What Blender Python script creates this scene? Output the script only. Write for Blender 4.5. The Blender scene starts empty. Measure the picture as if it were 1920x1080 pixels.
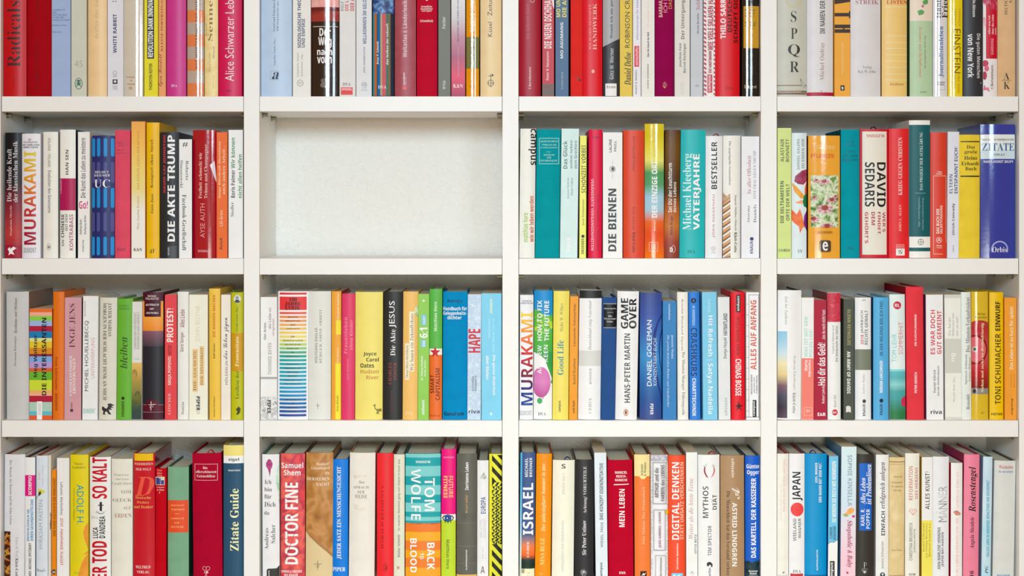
import bpy, bmesh, math, random, re
from mathutils import Vector, Matrix, Euler
random.seed(7)
scene = bpy.context.scene
COL = scene.collection

# ---------------------------------------------------------------- camera
DIST = 2.70            # lens to the front edges of the shelves, metres
PPM = 1120.0           # photo pixels per metre on that front plane
CX, CY = 955.0, 400.0  # where the optical axis meets the photo (shift lens)
EYE = 1.02             # lens height above the floor
cam_data = bpy.data.cameras.new('camera')
cam = bpy.data.objects.new('camera', cam_data)
COL.objects.link(cam)
cam.location = (0.0, -DIST, EYE)
cam.rotation_euler = (math.radians(90), 0, 0)
cam_data.sensor_width = 36.0
cam_data.lens = DIST * PPM / 1920.0 * 36.0
cam_data.shift_x = (960.0 - CX) / 1920.0
cam_data.shift_y = -(540.0 - CY) / 1920.0
cam_data.clip_start = 0.05
scene.camera = cam

# ---------------------------------------------------------------- light and exposure
scene.view_settings.view_transform = 'Standard'
scene.view_settings.look = 'None'
scene.view_settings.gamma = 1.0
scene.view_settings.use_curve_mapping = False
scene.view_settings.exposure = 0.11
world = bpy.data.worlds.new('room_light')
scene.world = world
world.use_nodes = True
bg = world.node_tree.nodes['Background']
bg.inputs['Color'].default_value = (1.0, 0.56, 0.22, 1)
bg.inputs['Strength'].default_value = 0.42

def softbox(name, loc, target, sx, sy, power, color):
    d = bpy.data.lights.new(name, 'AREA')
    d.shape = 'RECTANGLE'; d.size = sx; d.size_y = sy
    d.energy = power; d.color = color
    o = bpy.data.objects.new(name, d)
    o.location = loc
    o.rotation_euler = (Vector(target) - Vector(loc)).to_track_quat('-Z', 'Y').to_euler()
    COL.objects.link(o)
    return o
softbox('softbox_key', (-0.26, -2.95, EYE + 0.64), (-0.18, 0, EYE - 0.60), 0.45, 0.50, 41, (0.77, 1.01, 1.17))
softbox('softbox_side', (0.95, -2.85, EYE + 0.46), (0.2, 0, EYE - 0.60), 0.45, 0.50, 12, (0.77, 1.01, 1.17))
low = softbox('softbox_low', (0.25, -2.90, EYE - 0.36), (0.15, 0, EYE - 0.98), 0.9, 0.5, 2.9, (0.90, 0.97, 0.93))
low.data.spread = math.radians(52)

# ---------------------------------------------------------------- helpers
def W(px, py, depth=0.0):
    """a point of the photo that lies `depth` behind the shelf fronts -> world x, z"""
    k = (DIST + depth) / DIST / PPM
    return (px - CX) * k, EYE + (CY - py) * k

ALB = 1.05            # paint strength of all prints
def lin(hx):
    hx = hx.lstrip('#')
    if len(hx) == 3: hx = ''.join(c * 2 for c in hx)
    o = []
    for i in (0, 2, 4):
        c = int(hx[i:i+2], 16) / 255.0
        c = c / 12.92 if c <= 0.04045 else ((c + 0.055) / 1.055) ** 2.4
        o.append(min(0.90, max(0.0, c * ALB - 0.008)))
    return (o[0], o[1], o[2], 1.0)

MATS = {}
def mat(spec, kind='print'):
    """'#a' plain print, '#a>#b>#c' printed blend from top to bottom, '#a/#b/#c' printed mottled picture"""
    key = (spec, kind)
    if key in MATS: return MATS[key]
    m = bpy.data.materials.new('%s_%s' % (kind, re.sub('[^0-9a-z]', '_', spec.lower()))[:60])
    m.use_nodes = True
    nt = m.node_tree; N = nt.nodes; L = nt.links
    p = N['Principled BSDF']
    rough, specl = {'print': (0.42, .3), 'jacket': (0.42, .3), 'gloss': (0.13, .55), 'paperback': (0.45, .3), 'cloth': (0.82, .12),
             'paper': (0.9, .2), 'lacquer': (0.38, .35), 'metal': (0.18, .5), 'ink': (0.4, .5)}[kind]
    p.inputs['Roughness'].default_value = rough
    p.inputs['Specular IOR Level'].default_value = specl
    def ramp(cols, fac, const=False):
        r = N.new('ShaderNodeValToRGB')
        e = r.color_ramp.elements
        n = len(cols)
        while len(e) < n: e.new(0.5)
        for i, c in enumerate(cols):
            e[i].position = i / (n - 1.0) if n > 1 else 0
            e[i].color = lin(c)
        if const: r.color_ramp.interpolation = 'CONSTANT'
        L.new(fac, r.inputs[0]); return r.outputs[0]
    tc = N.new('ShaderNodeTexCoord')
    if '>' in spec:
        cols = spec.split('>')
        sx = N.new('ShaderNodeSeparateXYZ'); L.new(tc.outputs['Generated'], sx.inputs[0])
        inv = N.new('ShaderNodeMath'); inv.operation = 'SUBTRACT'; inv.inputs[0].default_value = 1.0
        L.new(sx.outputs['Z'], inv.inputs[1])
        col = ramp(cols, inv.outputs[0])
    elif '/' in spec:
        cols = spec.split('/')
        nz = N.new('ShaderNodeTexNoise'); soft = kind == 'jacket' or (kind == 'gloss' and len(cols) < 4)
        nz.inputs['Scale'].default_value = 32.0 if soft else 95.0
        nz.inputs['Detail'].default_value = 2.0; nz.inputs['Distortion'].default_value = 0.2 if soft else 0.6
        L.new(tc.outputs['Object'], nz.inputs['Vector'])
        mr = N.new('ShaderNodeMapRange'); mr.inputs[1].default_value = 0.32; mr.inputs[2].default_value = 0.68
        L.new(nz.outputs[0], mr.inputs[0])
        col = ramp(cols, mr.outputs[0])
    elif kind == 'paper':
        mp = N.new('ShaderNodeMapping'); mp.inputs['Scale'].default_value = (2600, 6, 6)
        L.new(tc.outputs['Object'], mp.inputs[0])
        nz = N.new('ShaderNodeTexNoise'); nz.inputs['Scale'].default_value = 1.0; nz.inputs['Detail'].default_value = 1.0
        L.new(mp.outputs[0], nz.inputs['Vector'])
        base = lin(spec)
        r = N.new('ShaderNodeValToRGB')
        r.color_ramp.elements[0].position = .3; r.color_ramp.elements[1].position = .7
        r.color_ramp.elements[0].color = (base[0]*.86, base[1]*.84, base[2]*.80, 1)
        r.color_ramp.elements[1].color = base
        L.new(nz.outputs[0], r.inputs[0]); col = r.outputs[0]
        bp = N.new('ShaderNodeBump'); bp.inputs['Strength'].default_value = .4; bp.inputs['Distance'].default_value = .0004
        L.new(nz.outputs[0], bp.inputs['Height']); L.new(bp.outputs[0], p.inputs['Normal'])
    else:
        base = lin(spec)
        nz = N.new('ShaderNodeTexNoise'); nz.inputs['Scale'].default_value = 38.0; nz.inputs['Detail'].default_value = 4.0
        L.new(tc.outputs['Object'], nz.inputs['Vector'])
        amp = {'cloth': .10, 'jacket': .05, 'gloss': .05, 'paperback': .05}.get(kind, .015)
        r = N.new('ShaderNodeValToRGB')
        r.color_ramp.elements[0].position = .3; r.color_ramp.elements[1].position = .7
        r.color_ramp.elements[0].color = tuple(c * (1 - amp) for c in base[:3]) + (1,)
        r.color_ramp.elements[1].color = tuple(min(.9, c * (1 + amp * .5)) for c in base[:3]) + (1,)
        L.new(nz.outputs[0], r.inputs[0]); col = r.outputs[0]
    L.new(col, p.inputs['Base Color'])
    if kind == 'cloth':
        wv = N.new('ShaderNodeTexNoise'); wv.inputs['Scale'].default_value = 1400.0; wv.inputs['Detail'].default_value = 1.0
        L.new(tc.outputs['Object'], wv.inputs['Vector'])
        bp = N.new('ShaderNodeBump'); bp.inputs['Strength'].default_value = .5; bp.inputs['Distance'].default_value = .0003
        L.new(wv.outputs[0], bp.inputs['Height']); L.new(bp.outputs[0], p.inputs['Normal'])
    if kind == 'gloss':      # crinkled laminate film
        wv = N.new('ShaderNodeTexNoise'); wv.inputs['Scale'].default_value = 160.0; wv.inputs['Detail'].default_value = 5.0
        L.new(tc.outputs['Object'], wv.inputs['Vector'])
        bp = N.new('ShaderNodeBump'); bp.inputs['Strength'].default_value = .16; bp.inputs['Distance'].default_value = .0006
        L.new(wv.outputs[0], bp.inputs['Height']); L.new(bp.outputs[0], p.inputs['Normal'])
        p.inputs['Coat Weight'].default_value = .5; p.inputs['Coat Roughness'].default_value = .08
    if kind == 'metal':
        p.inputs['Metallic'].default_value = .9
    MATS[key] = m
    return m

def link_mesh(name, verts, faces, mats, parent=None, midx=None, smooth=False):
    me = bpy.data.meshes.new(name)
    me.from_pydata(verts, [], faces)
    for m in mats: me.materials.append(m)
    if midx:
        me.polygons.foreach_set('material_index', midx)
    if smooth:
        me.polygons.foreach_set('use_smooth', [True] * len(me.polygons))
    me.update()
    o = bpy.data.objects.new(name, me)
    COL.objects.link(o)
    if parent: o.parent = parent
    return o

def box_obj(name, x0, x1, y0, y1, z0, z1, m, parent=None, bevel=0.0):
    bm = bmesh.new()
    bmesh.ops.create_cube(bm, size=1.0)
    for v in bm.verts:
        v.co = Vector(((x0 + x1) / 2 + v.co.x * (x1 - x0), (y0 + y1) / 2 + v.co.y * (y1 - y0), (z0 + z1) / 2 + v.co.z * (z1 - z0)))
    if bevel:
        bmesh.ops.bevel(bm, geom=bm.edges[:], offset=bevel, segments=2, affect='EDGES', profile=.5)
    me = bpy.data.meshes.new(name); bm.to_mesh(me); bm.free()
    me.materials.append(m)
    o = bpy.data.objects.new(name, me); COL.objects.link(o)
    if parent: o.parent = parent
    return o

# ---------------------------------------------------------------- the setting
ROWS = [180.8, 484.6, 788.4, 1092.2]     # photo y of the front top edge of each shelf
ROW_BOT = [209.0, 514.5, 818.7, 1121.0]
BAYS = [(1.0, 457.2), (486.3, 942.0), (972.3, 1426.6), (1456.6, 1911.0)]
DEPTH = 0.187                             # depth of the bookcase

def plaster():
    m = bpy.data.materials.new('rough_white_plaster'); m.use_nodes = True
    N = m.node_tree.nodes; L = m.node_tree.links; p = N['Principled BSDF']
    p.inputs['Base Color'].default_value = (.88, .855, .80, 1); p.inputs['Roughness'].default_value = .85
    p.inputs['Specular IOR Level'].default_value = .2
    tc = N.new('ShaderNodeTexCoord')
    n1 = N.new('ShaderNodeTexNoise'); n1.inputs['Scale'].default_value = 120; n1.inputs['Detail'].default_value = 4; n1.inputs['Distortion'].default_value = 1.2
    L.new(tc.outputs['Object'], n1.inputs['Vector'])
    b = N.new('ShaderNodeBump'); b.inputs['Strength'].default_value = .9; b.inputs['Distance'].default_value = .0030
    L.new(n1.outputs[0], b.inputs['Height']); L.new(b.outputs[0], p.inputs['Normal'])
    return m
def floor_mat():
    m = bpy.data.materials.new('oak_floor'); m.use_nodes = True
    N = m.node_tree.nodes; L = m.node_tree.links; p = N['Principled BSDF']; p.inputs['Roughness'].default_value = .5
    tc = N.new('ShaderNodeTexCoord'); mp = N.new('ShaderNodeMapping'); mp.inputs['Scale'].default_value = (2, 20, 2)
    n = N.new('ShaderNodeTexNoise'); n.inputs['Scale'].default_value = 3; n.inputs['Detail'].default_value = 6
    r = N.new('ShaderNodeValToRGB'); r.color_ramp.elements[0].color = (.30, .19, .10, 1); r.color_ramp.elements[1].color = (.50, .34, .20, 1)
    L.new(tc.outputs['Object'], mp.inputs[0]); L.new(mp.outputs[0], n.inputs['Vector']); L.new(n.outputs[0], r.inputs[0]); L.new(r.outputs[0], p.inputs['Base Color'])
    return m
wall = box_obj('wall_back', -2.6, 2.6, DEPTH + .002, DEPTH + .12, 0, 2.6, plaster()); wall['kind'] = 'structure'
floor = box_obj('floor', -2.6, 2.6, -3.6, DEPTH + .12, -.1, 0, floor_mat()); floor['kind'] = 'structure'

white = mat('#eeedea', 'lacquer')
case = bpy.data.objects.new('bookcase', None); COL.objects.link(case)
case['label'] = 'white lacquered open bookcase of four bays standing against the plaster wall'
case['category'] = 'bookcase'
case.location = (0, 0, 0)
TOPY = -123.0                                   # shelf above the frame
ztop = W(0, TOPY - 30)[1]
edges = [(-29, 1.0), (457.2, 486.3), (942.0, 972.3), (1426.6, 1456.6), (1911.0, 1941)]
for a, b in edges:
    box_obj('upright_panel', W(a, 0)[0], W(b, 0)[0], 0.0, DEPTH, 0.0, ztop, white, case, .0006)
pin_mesh = None
def shelf_pins(xa, xb, zu):
    global pin_mesh
    if pin_mesh is None:
        bm = bmesh.new()
        rot = Matrix.Rotation(math.radians(90), 4, 'Y')
        bmesh.ops.create_cone(bm, cap_ends=True, segments=12, radius1=.0033, radius2=.0033, depth=.0085, matrix=Matrix.Translation((.0052, 0, 0)) @ rot)
        bmesh.ops.create_cone(bm, cap_ends=True, segments=14, radius1=.0056, radius2=.0056, depth=.0012, matrix=Matrix.Translation((.0008, 0, 0)) @ rot)
        pin_mesh = bpy.data.meshes.new('shelf_pin'); bm.to_mesh(pin_mesh); bm.free()
        pin_mesh.materials.append(mat('#a4aa98', 'metal'))
    for x, s in ((xa, 1), (xb, -1)):
        for y in (.034, .136):
            o = bpy.data.objects.new('shelf_pin', pin_mesh); COL.objects.link(o); o.parent = case
            o.location = (x, y, zu - .0038); o.rotation_euler = (0, 0, 0 if s > 0 else math.pi)
for bi, (a, b) in enumerate(BAYS):
    xa, xb = W(a, 0)[0], W(b, 0)[0]
    for ri, (t, u) in enumerate(zip([TOPY] + ROWS + [1410], [TOPY + 29] + ROW_BOT + [1439])):
        tw = random.uniform(-.0004, .0004)
        box_obj('shelf', xa + (.0024 if bi == 0 else .0006), xb - (.0018 if bi == 3 else .0006), -.0010, DEPTH - .001, W(0, u)[1] + tw, W(0, t)[1], white, case, .0005)
        if ri in (1, 2, 3, 4): shelf_pins(xa, xb, W(0, u)[1] + tw)

# ---------------------------------------------------------------- lettering
SER, SAN, SCR = (0x1d400, 0x1d41a, 0x1d7ce), (0x1d5d4, 0x1d5ee, 0x1d7ec), (0x1d4d0, 0x1d4ea, 0x1d7ce)
# style: letter shapes, weight, slant
STY = {'S': (None, 0, 0), 'T': (None, -.006, 0), 'N': (SAN, -.011, 0), 'B': (SAN, 0, 0), 'X': (SAN, 0, 0), 'R': (SER, -.009, 0), 'W': (SER, 0, 0),
       'I': (SER, -.009, .28), 'K': (SER, -.001, .28), 'Q': (SCR, 0, 0), 'M': (SER, -.007, 0)}
UML = {'ä': 'a', 'ö': 'o', 'ü': 'u', 'Ä': 'A', 'Ö': 'O', 'Ü': 'U'}
GLY = {}
def mapped(st, ch):
    r = STY[st][0]
    if r is None: return ch
    if 'A' <= ch <= 'Z': return chr(r[0] + ord(ch) - 65)
    if 'a' <= ch <= 'z':
        return chr(r[1] + ord(ch) - 97)
    if '0' <= ch <= '9': return chr(r[2] + ord(ch) - 48)
    return ch
def build_glyphs(used):
    tmp = []
    for st, chars in sorted(used.items()):
        chars = sorted(set(chars) - {' '} | {'.'})
        lst = [' '] + chars
        c = bpy.data.curves.new('glyphs', 'FONT')
        c.body = '\n'.join(mapped(st, ch) + '    |' for ch in lst)
        c.size = 1.0; c.offset = STY[st][1]; c.resolution_u = 2; c.space_line = 4.0
        o = bpy.data.objects.new('glyphs', c); COL.objects.link(o)
        tmp.append((st, lst, o))
    c0 = bpy.data.curves.new('glyphs', 'FONT'); c0.body = '    |'; c0.size = 1.0
    o0 = bpy.data.objects.new('glyphs', c0); COL.objects.link(o0)
    bpy.context.view_layer.update()
    dg = bpy.context.evaluated_depsgraph_get()
    me = bpy.data.meshes.new_from_object(o0.evaluated_get(dg))
    xs = [v.co.x for v in me.vertices]; bar = max(xs)
    for st, lst, o in tmp:
        off = STY[st][1]
        me = bpy.data.meshes.new_from_object(o.evaluated_get(dg))
        n = len(lst)
        lines = [([], []) for _ in lst]
        idx = {}
        for v in me.vertices:
            i = int(round(-(v.co.y - .3) / 4.0)); i = max(0, min(n - 1, i))
            idx[v.index] = (i, len(lines[i][0])); lines[i][0].append((v.co.x, v.co.y + 4.0 * i))
        for p in me.polygons:
            i = idx[p.vertices[0]][0]
            lines[i][1].append([idx[k][1] for k in p.vertices])
        for i, ch in enumerate(lst):
            vs, fs = lines[i]
            adv = max(v[0] for v in vs) - bar - off
            lim = adv + bar * .55
            keep = [k for k, v in enumerate(vs) if v[0] < lim]
            mp = {k: j for j, k in enumerate(keep)}
            GLY[(st, ch)] = (adv, [vs[k] for k in keep], [[mp[k] for k in f] for f in fs if all(k in mp for k in f)])
    for o in [t[2] for t in tmp] + [o0]:
        c = o.data; bpy.data.objects.remove(o); bpy.data.curves.remove(c)

def text_geom(st, s):
    vs, fs = [], []
    x = 0.0
    sh = STY[st][2]
    for ch in s:
        base = ch; um = False
        if ch in UML and STY[st][0] is not None: base = UML[ch]; um = True
        adv, gv, gf = GLY[(st, base)]
        o = len(vs)
        vs += [(x + a, b) for a, b in gv]; fs += [[o + k for k in f] for f in gf]
        if um and gv:
            xa = min(v[0] for v in gv); xb = max(v[0] for v in gv); yt = max(v[1] for v in gv)
            for cx in (xa + (xb - xa) * .27, xa + (xb - xa) * .73):
                o = len(vs); r = .058
                vs += [(x + cx + r * math.cos(a * math.pi / 4), yt + .12 + r * math.sin(a * math.pi / 4)) for a in range(8)]
                fs.append([o + k for k in range(8)])
        x += adv
    if st == 'X':                                   # heavier: the same letters struck twice
        n = len(vs); fs += [[n + k for k in f] for f in fs]
        vs = [(a - .013, b) for a, b in vs] + [(a + .013, b) for a, b in vs]
    if sh: vs = [(a + b * sh, b) for a, b in vs]
    return vs, fs

# ---------------------------------------------------------------- books
SPECS = []
FR = [0, 0, 1.0]
CUR = [0, 0]
def at(x, y, s): FR[:] = [x, y, s]
def cell(row, bay): CUR[:] = [row, bay]
def B(look, u0, u1, v, col, kind, lean, *items, **kw):
    """one book: photo extent of its spine at the foot, top of its spine, cover, binding (r jacket, g glossy jacket, c cloth, f paperback), lean, print"""
    SPECS.append((CUR[0], CUR[1], tuple(FR), look, u0, u1, v, col, kind, lean, [i for i in items if i], kw))
def stripes(role, u0, u1, vs, cols):
    return ['%s q 0 %g,%g,%g,%g %s' % (role, u0, vs[i], u1, vs[i + 1], c) for i, c in enumerate(cols)]
ROLE = {'t': 'title', 'a': 'author_name', 'p': 'publisher_mark', 'b': 'printed_band', 'x': 'cover_picture', 'l': 'title_panel', 's': 'sticker'}

# ================================================================ top shelf, far-left bay
cell(0, 0); at(0, 0, 5.683)
B('glossy red hardcover, large dark vertical serif title', 28, 274, None, '#c4041e', 'r', 0, 't R U 72,8,215,715 #47282a Radicals', 'p N U 138,830,150,950 #8a0a18 GOLDMANN')
B('dark crimson cloth book, faint darker lettering', 280, 545, None, '#a5051f', 'c', 0, 't N U 380,415,405,960 #5c0410 EDDY ABEL: GELD ODER NICOLE', 'a N U 387,-40,408,210 #5c0410 CHANNING')
B('pale blue paperback, small stacked heading', 550, 753, None, '#a0b5da', 'f', 0, 't R H 560,97,690,115 #55658a JAHRBUCH', 't R H 560,124,605,141 #55658a DER', 't R H 560,150,715,168 #55658a DEUTSCHEN', 't R H 560,178,685,195 #55658a SCHILLER-', 't R H 560,205,748,222 #55658a GESELLSCHAFT', 'a N H 560,262,705,278 #6f7fa6 BAND LX 2016', 'p N H 560,335,655,348 #6f7fa6 WALLSTEIN')
B('grey-green paperback numbered 45', 758, 922, None, '#cccfbf', 'f', 0, 't T H 795,645,880,715 #a3aa9a 45', 'p O 0 797,830,880,952 #3f6b5a', 'p o 0 815,850,862,872 #4c7766', 'p g 0 838,850;850,895;872,930;838,905;804,930;826,895 #3f6b5a', 'p q 0 812,880,866,890 #3f6b5a')
B('beige hardcover, barely visible grey title', 932, 1137, None, '#ecca98', 'r', 0, 't N U 1005,-60,1048,410 #cbb390 Archiv der Gest', e='#b98d55')
B('white paperback, navy vertical title', 1145, 1315, None, '#dedde5', 'f', 0, 't B U 1205,150,1243,565 #1d2a5a WHITE RABBIT', 'p O 0 1204,755,1243,800 #555', 'p N H 1205,806,1243,820 #777 EVE', 'p q 0 1200,846,1252,895 #3c3c40', 'p o 0 1212,855,1240,882 #d8d8de', 'p N H 1203,912,1250,924 #777 Klein', 'p N H 1206,929,1248,940 #777 Buch', 'p N H 1203,945,1252,957 #777 Verlag', 'a B H 1200,-20,1243,20 #444 ::')
at(230, 0, 5.683)
B('glossy cream hardcover, small brown prize note', 8, 215, None, '#d3cabb', 'g', 0, 'a W H 38,812,160,835 #a8692f Nobelpreis', 'a W H 80,848,104,868 #a8692f für', 'a W H 45,885,148,906 #a8692f Literatur', 'a W H 62,925,104,955 #a8692f 1991')
B('yellow paperback, white title on black strip', 228, 378, None, '#e3d91f', 'f', 0, 'l q 0 262,-125,335,625 #1c1c1c', 't X U 270,-110,325,610 #f2f2f2 REVOLUTION DANK INNOVATION', 'a B U 282,675,315,962 #2e2c10 THORSTEN REITER')
B('slim pale orange paperback, maroon capitals', 383, 460, None, '#e9a066', 'f', 0, 't R U 402,-150,428,545 #5a1a14 KLEINE PORTRÄTGALERIE', 'a Q U 385,575,430,920 #6b2a1a Egon Friedell')
B('plain magenta hardcover, tiny white initials', 464, 672, None, '#cb3a8c', 'r', 0, 'p R H 517,900,580,928 #f4e0ec DVA')
B('glossy orange and grey striped hardcover', 684, 864, None, '#b9a89b', 'g', 0, *[('b q 0 683,%d,865,%d #e2804f' % ab) for ab in ((-160, -20), (108, 236), (367, 496), (628, 755), (885, 1022))], 't B U 770,-60,797,735 #6b3a2a DAS WÖRTERBUCH DER GUTEN', 'p O 0 780,905,805,955 #a04a28')
B('marbled cream hardcover, thin brown lettering', 870, 1013, None, '#e6c984/#eedca0/#e9d08e', 'r', 0, 't R U 905,-110,960,435 #94763a Sennett', 'a R U 878,250,898,385 #a98a50 Richard', 'a Q U 915,560,940,765 #b0955a Der flexible', 'a R U 958,495,978,625 #8a7040 Mensch', 'p R U 958,800,972,945 #b8a060 Berlin Verlag', e='#d8b874')
B('crimson-pink hardcover, large thin white vertical title', 1017, 1268, None, '#d11c58', 'r', 0, 't T U 1090,-100,1185,865 #f8e4ea Alice Schwarzer Leben', 'p N H 1110,955,1157,980 #5a1030 KiWi')

# ================================================================ top shelf, centre-left bay
cell(0, 1); at(480, 0, 5.683)
B('pale blue hardcover, boxed letter a', 42, 380, None, '#bacfe8', 'r', 0, 't R U 178,-60,203,335 #44516b Israel und Palästina 1917', 't R U 220,-60,240,335 #44516b 100 Dokumente aus 100', 'a R U 188,410,212,705 #55617b Angelika Timm (Hg.)', 'p L 0 155,755,243,850 #8a98b0', 'p K H 170,768,242,845 #2a2f45 a')
B('off-white paperback, navy bold two-line title', 390, 584, None, '#e7e5df', 'f', 0, 't X U 443,-85,480,510 #1c2c5e SOZIOLOGISCHE THEORIE', 't B U 487,200,522,505 #1c2c5e UND EMPIRIE', 'a N U 437,560,460,815 #8c8c8c Friedrichs, Mayer', 'a N U 480,570,503,815 #8c8c8c Schluchter (Hg.)', 'p O 0 437,850,505,920 #8c8c8c', 'p T H 450,870,492,900 #8c8c8c W')
B('glossy black hardcover with red clouded bands', 586, 884, None, '#2a1d1e', 'g', 0, 'x q 0 584,-290,884,75 #efb6b2/#e8a09c/#f4c8c4', 'x q 0 584,75,884,118 #6a2024', 'x q 0 584,118,884,150 #a84038/#7a2024', 'x q 0 584,150,884,228 #a03430', 'b q 0 606,278,872,286 #c8b8b0', 't X H 675,300,797,385 #f4f2ee Der', 't X H 663,395,805,510 #f4f2ee Weg', 't X H 650,510,812,588 #f4f2ee nach', 't X H 650,605,808,675 #f4f2ee vorn', 'p o 0 690,835,748,885 #8a8078/#3a3030', 'p o 0 683,880,755,935 #8a8078/#3a3030')
B('white paperback, red title, small red box', 889, 1062, None, '#dddbd9', 'f', 0, 'a N U 903,-20,935,115 #6a6a6a ROLF L', 't B U 948,-20,985,115 #c8323c DIE LE', 't B U 1003,-20,1048,115 #c0202c DER A', 'p R H 925,882,1007,915 #444 DVA', 's q 0 905,930,1030,1010 #d8302c', 's B H 912,938,1025,963 #f4dcd8 SPIEGEL')
B('white paperback, blue condensed capitals', 1066, 1234, None, '#dddee1', 'f', 0, 't B U 1138,-110,1177,470 #2c3a70 WILLKOMMEN IM GELOBTEN', 'a N U 1140,500,1168,778 #5a5a5e JÖRG ARMBRUSTER', 'p o 0 1120,870,1187,930 #dddee1/#b4b4b8/#dddee1', 'p q 0 1128,932,1180,942 #bcbcc0', 'p q 0 1120,955,1187,965 #bcbcc0')
at(720, 0, 5.683)
sc = ['#2f8f9f', '#d0602c', '#1a5f7a', '#1666a8', '#b59a6a', '#c43440', '#2a6a50', '#7a6038', '#222a3e']
sx = [-121, -102, -79, -64, -39, -19, 22, 48, 68, 106]
B('vertically multi-striped book with blue sky picture', -121, 106, None, '#222a3e', 'r', 0, *[('b q 0 %d,145,%d,1020 %s' % (sx[i], sx[i + 1], sc[i])) for i in range(9)], 'x q 0 -121,-300,106,145 #1c2450/#3a5a9a/#8ab4dc', 'a B U -80,440,-57,685 #f0ece8 Artur P. Schmidt', 't B U 22,250,46,690 #f0ece8 das lexikon der zukunft', 'p R H -64,910,25,945 #f4f4f4 DVA')
B('dusty rose book, pale lettering, scratched', 112, 340, None, '#ab545f/#a54d59/#b05a66', 'r', 0, 't N U 198,-60,245,610 #e9cfd2 Weltatlas & Länderlexikon', 'p q 0 197,918,240,955 #e0606a', 'p B U 200,775,224,910 #f0dcdc tandem', 'p N U 228,820,238,910 #e0c4c4 VERLAG', s='#6a2a34')
B('deep red cloth book, small white heading', 347, 568, None, '#c11b35', 'c', 0, 'p X H 440,-40,472,8 #f4e8e8 o', 't N H 397,58,512,80 #f4e4e4 Unendliche', 't N H 390,82,517,105 #f4e4e4 Geschichten', 't N H 400,108,508,130 #f4e4e4 vom Sport', 'a N H 385,208,522,235 #f4e4e4 Schneekluth')
B('olive-grey book, pale vertical name', 577, 710, None, '#717268', 'f', 0, 'a N U 620,178,655,303 #dcdcd4 Foßler', 'p N U 625,862,655,950 #dcdcd4 W Fza')
B('white paperback fading to pink at foot', 716, 866, None, '#e2e1e5>#dedde1>#d0ccd2>#c08a9e>#b0607c>#e0506e>#a83c60', 'f', 0, 't B U 778,-110,800,445 #3a3a40 Sprachen der Liebe in Literatur', 'a N U 785,500,800,810 #d0a8bc Eine Anthologie der Moderne', 'p R H 737,897,842,935 #f6eef2 K&N')
B('orange hardcover, olive band, film glare', 875, 1012, None, '#e8970f', 'g', 0, 'b q 0 874,393,1014,730 #7c7a4a', 't X U 918,-50,965,340 #fbe9b8 TAUSEND HERZEN', 'a R U 930,410,960,725 #d8d4b0 Klaus-Peter Wolf', 'p O 0 918,893,962,943 #8a4a10', 'p N U 932,790,948,860 #8a5a10 ATRIUM', s='#a83a2a')
B('beige hardcover, dark title, orb-and-cross mark', 1026, 1254, None, '#ecd2a2', 'r', 0, 't S U 1105,-60,1167,390 #2e2c22 Küsel · Zeitung', 'p O 0 1103,850,1172,920 #3a382c', 'p q 0 1135,785,1141,930 #3a382c', 'p q 0 1112,805,1165,811 #3a382c', 'p g 0 1150,788;1170,796;1150,820 #3a382c', 'p N H 1112,876,1133,894 #3a382c L', 'p N H 1143,876,1164,894 #3a382c S', e='#c8a468')

# ================================================================ top shelf, centre-right bay
cell(0, 2); at(960, 0, 5.683)
B('dark red hardcover, faint embossed-looking title', 66, 307, None, '#a72032', 'r', 0, 't N U 145,45,185,415 #bc5560 Der fallende Stern', 'p N U 177,715,203,948 #f0ccd0 C.Bertelsmann', 'p O 0 195,-30,240,28 #f4e0e0')
B('rose-red paperback, white condensed title', 322, 450, None, '#c43c48', 'f', 0, 'b q 0 322,893,450,1020 #6e5c56', 'x g 0 420,-60;450,-60;450,95;432,60 #ece4e4', 't B U 343,-50,422,515 #f6eaea DIE NEUEN DSCHIHADI', 'a N U 365,550,393,855 #f4dcdc Peter R. Neumann', 'p B H 340,915,430,950 #8a4a44 econ')
B('slate-blue paperback, yellow title lines', 461, 604, None, '#4f6d91', 'f', 0, 't B U 472,-50,515,182 #e8dc5a MO UND', 't B U 535,-60,580,182 #e8dc5a DIE ARI', 'a B U 515,240,545,622 #f2f4f4 MO ASUMANG', 'p R U 525,765,545,948 #a9b9c9 S.FISCHER')
B('plain tomato-red cloth book without lettering', 625, 752, None, '#e23431', 'c', 0, 'x g 0 690,810;715,830;742,850;735,870;705,860;685,835 #9a2420')
B('bright red hardcover, pale spaced serif title', 753, 964, None, '#de1226', 'r', 0, 't R U 862,35,903,530 #fbc4b4 HANDWERK', 'a R U 820,45,843,525 #f89a90 RICHARD SENNETT', 'p o 0 848,740,880,780 #f8b0a0')
B('book half grey, half black, split diagonally', 968, 1146, None, '#36373b', 'r', 0, 'b g 0 966,-320;1148,-320;1148,412;966,498 #a9a9ad', 't W U 1045,-50,1080,412 #222226 Womit ich nie gerec', 'a N U 1040,512,1083,845 #c4c4c8 Götz W. Werner', 'p q 0 995,890,1115,1022 #e9e9e9', 'p N H 1012,912,1102,940 #3a3a3a Econ', e='#222')
B('mustard yellow paperback, black serif-style title', 1148, 1283, None, '#e1c23f', 'f', 0, 't S U 1203,-50,1255,508 #2a2414 ROBINSON CRU', 'a K U 1198,558,1268,908 #2a2414 Daniel Defoe')
B('slim white paperback, small red box', 1288, 1374, None, '#e6e4e8', 'f', 0, 't N U 1325,-60,1350,425 #5a7ac0 Altersvorsorge für Selbstst.', 'l q 0 1303,490,1355,712 #d84450', 'l N U 1315,505,1342,695 #f4dcdc wirtschafts', 'a B U 1315,745,1330,1005 #555 HELMUT W. BERGEAU')
at(1200, 0, 5.683)
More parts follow.
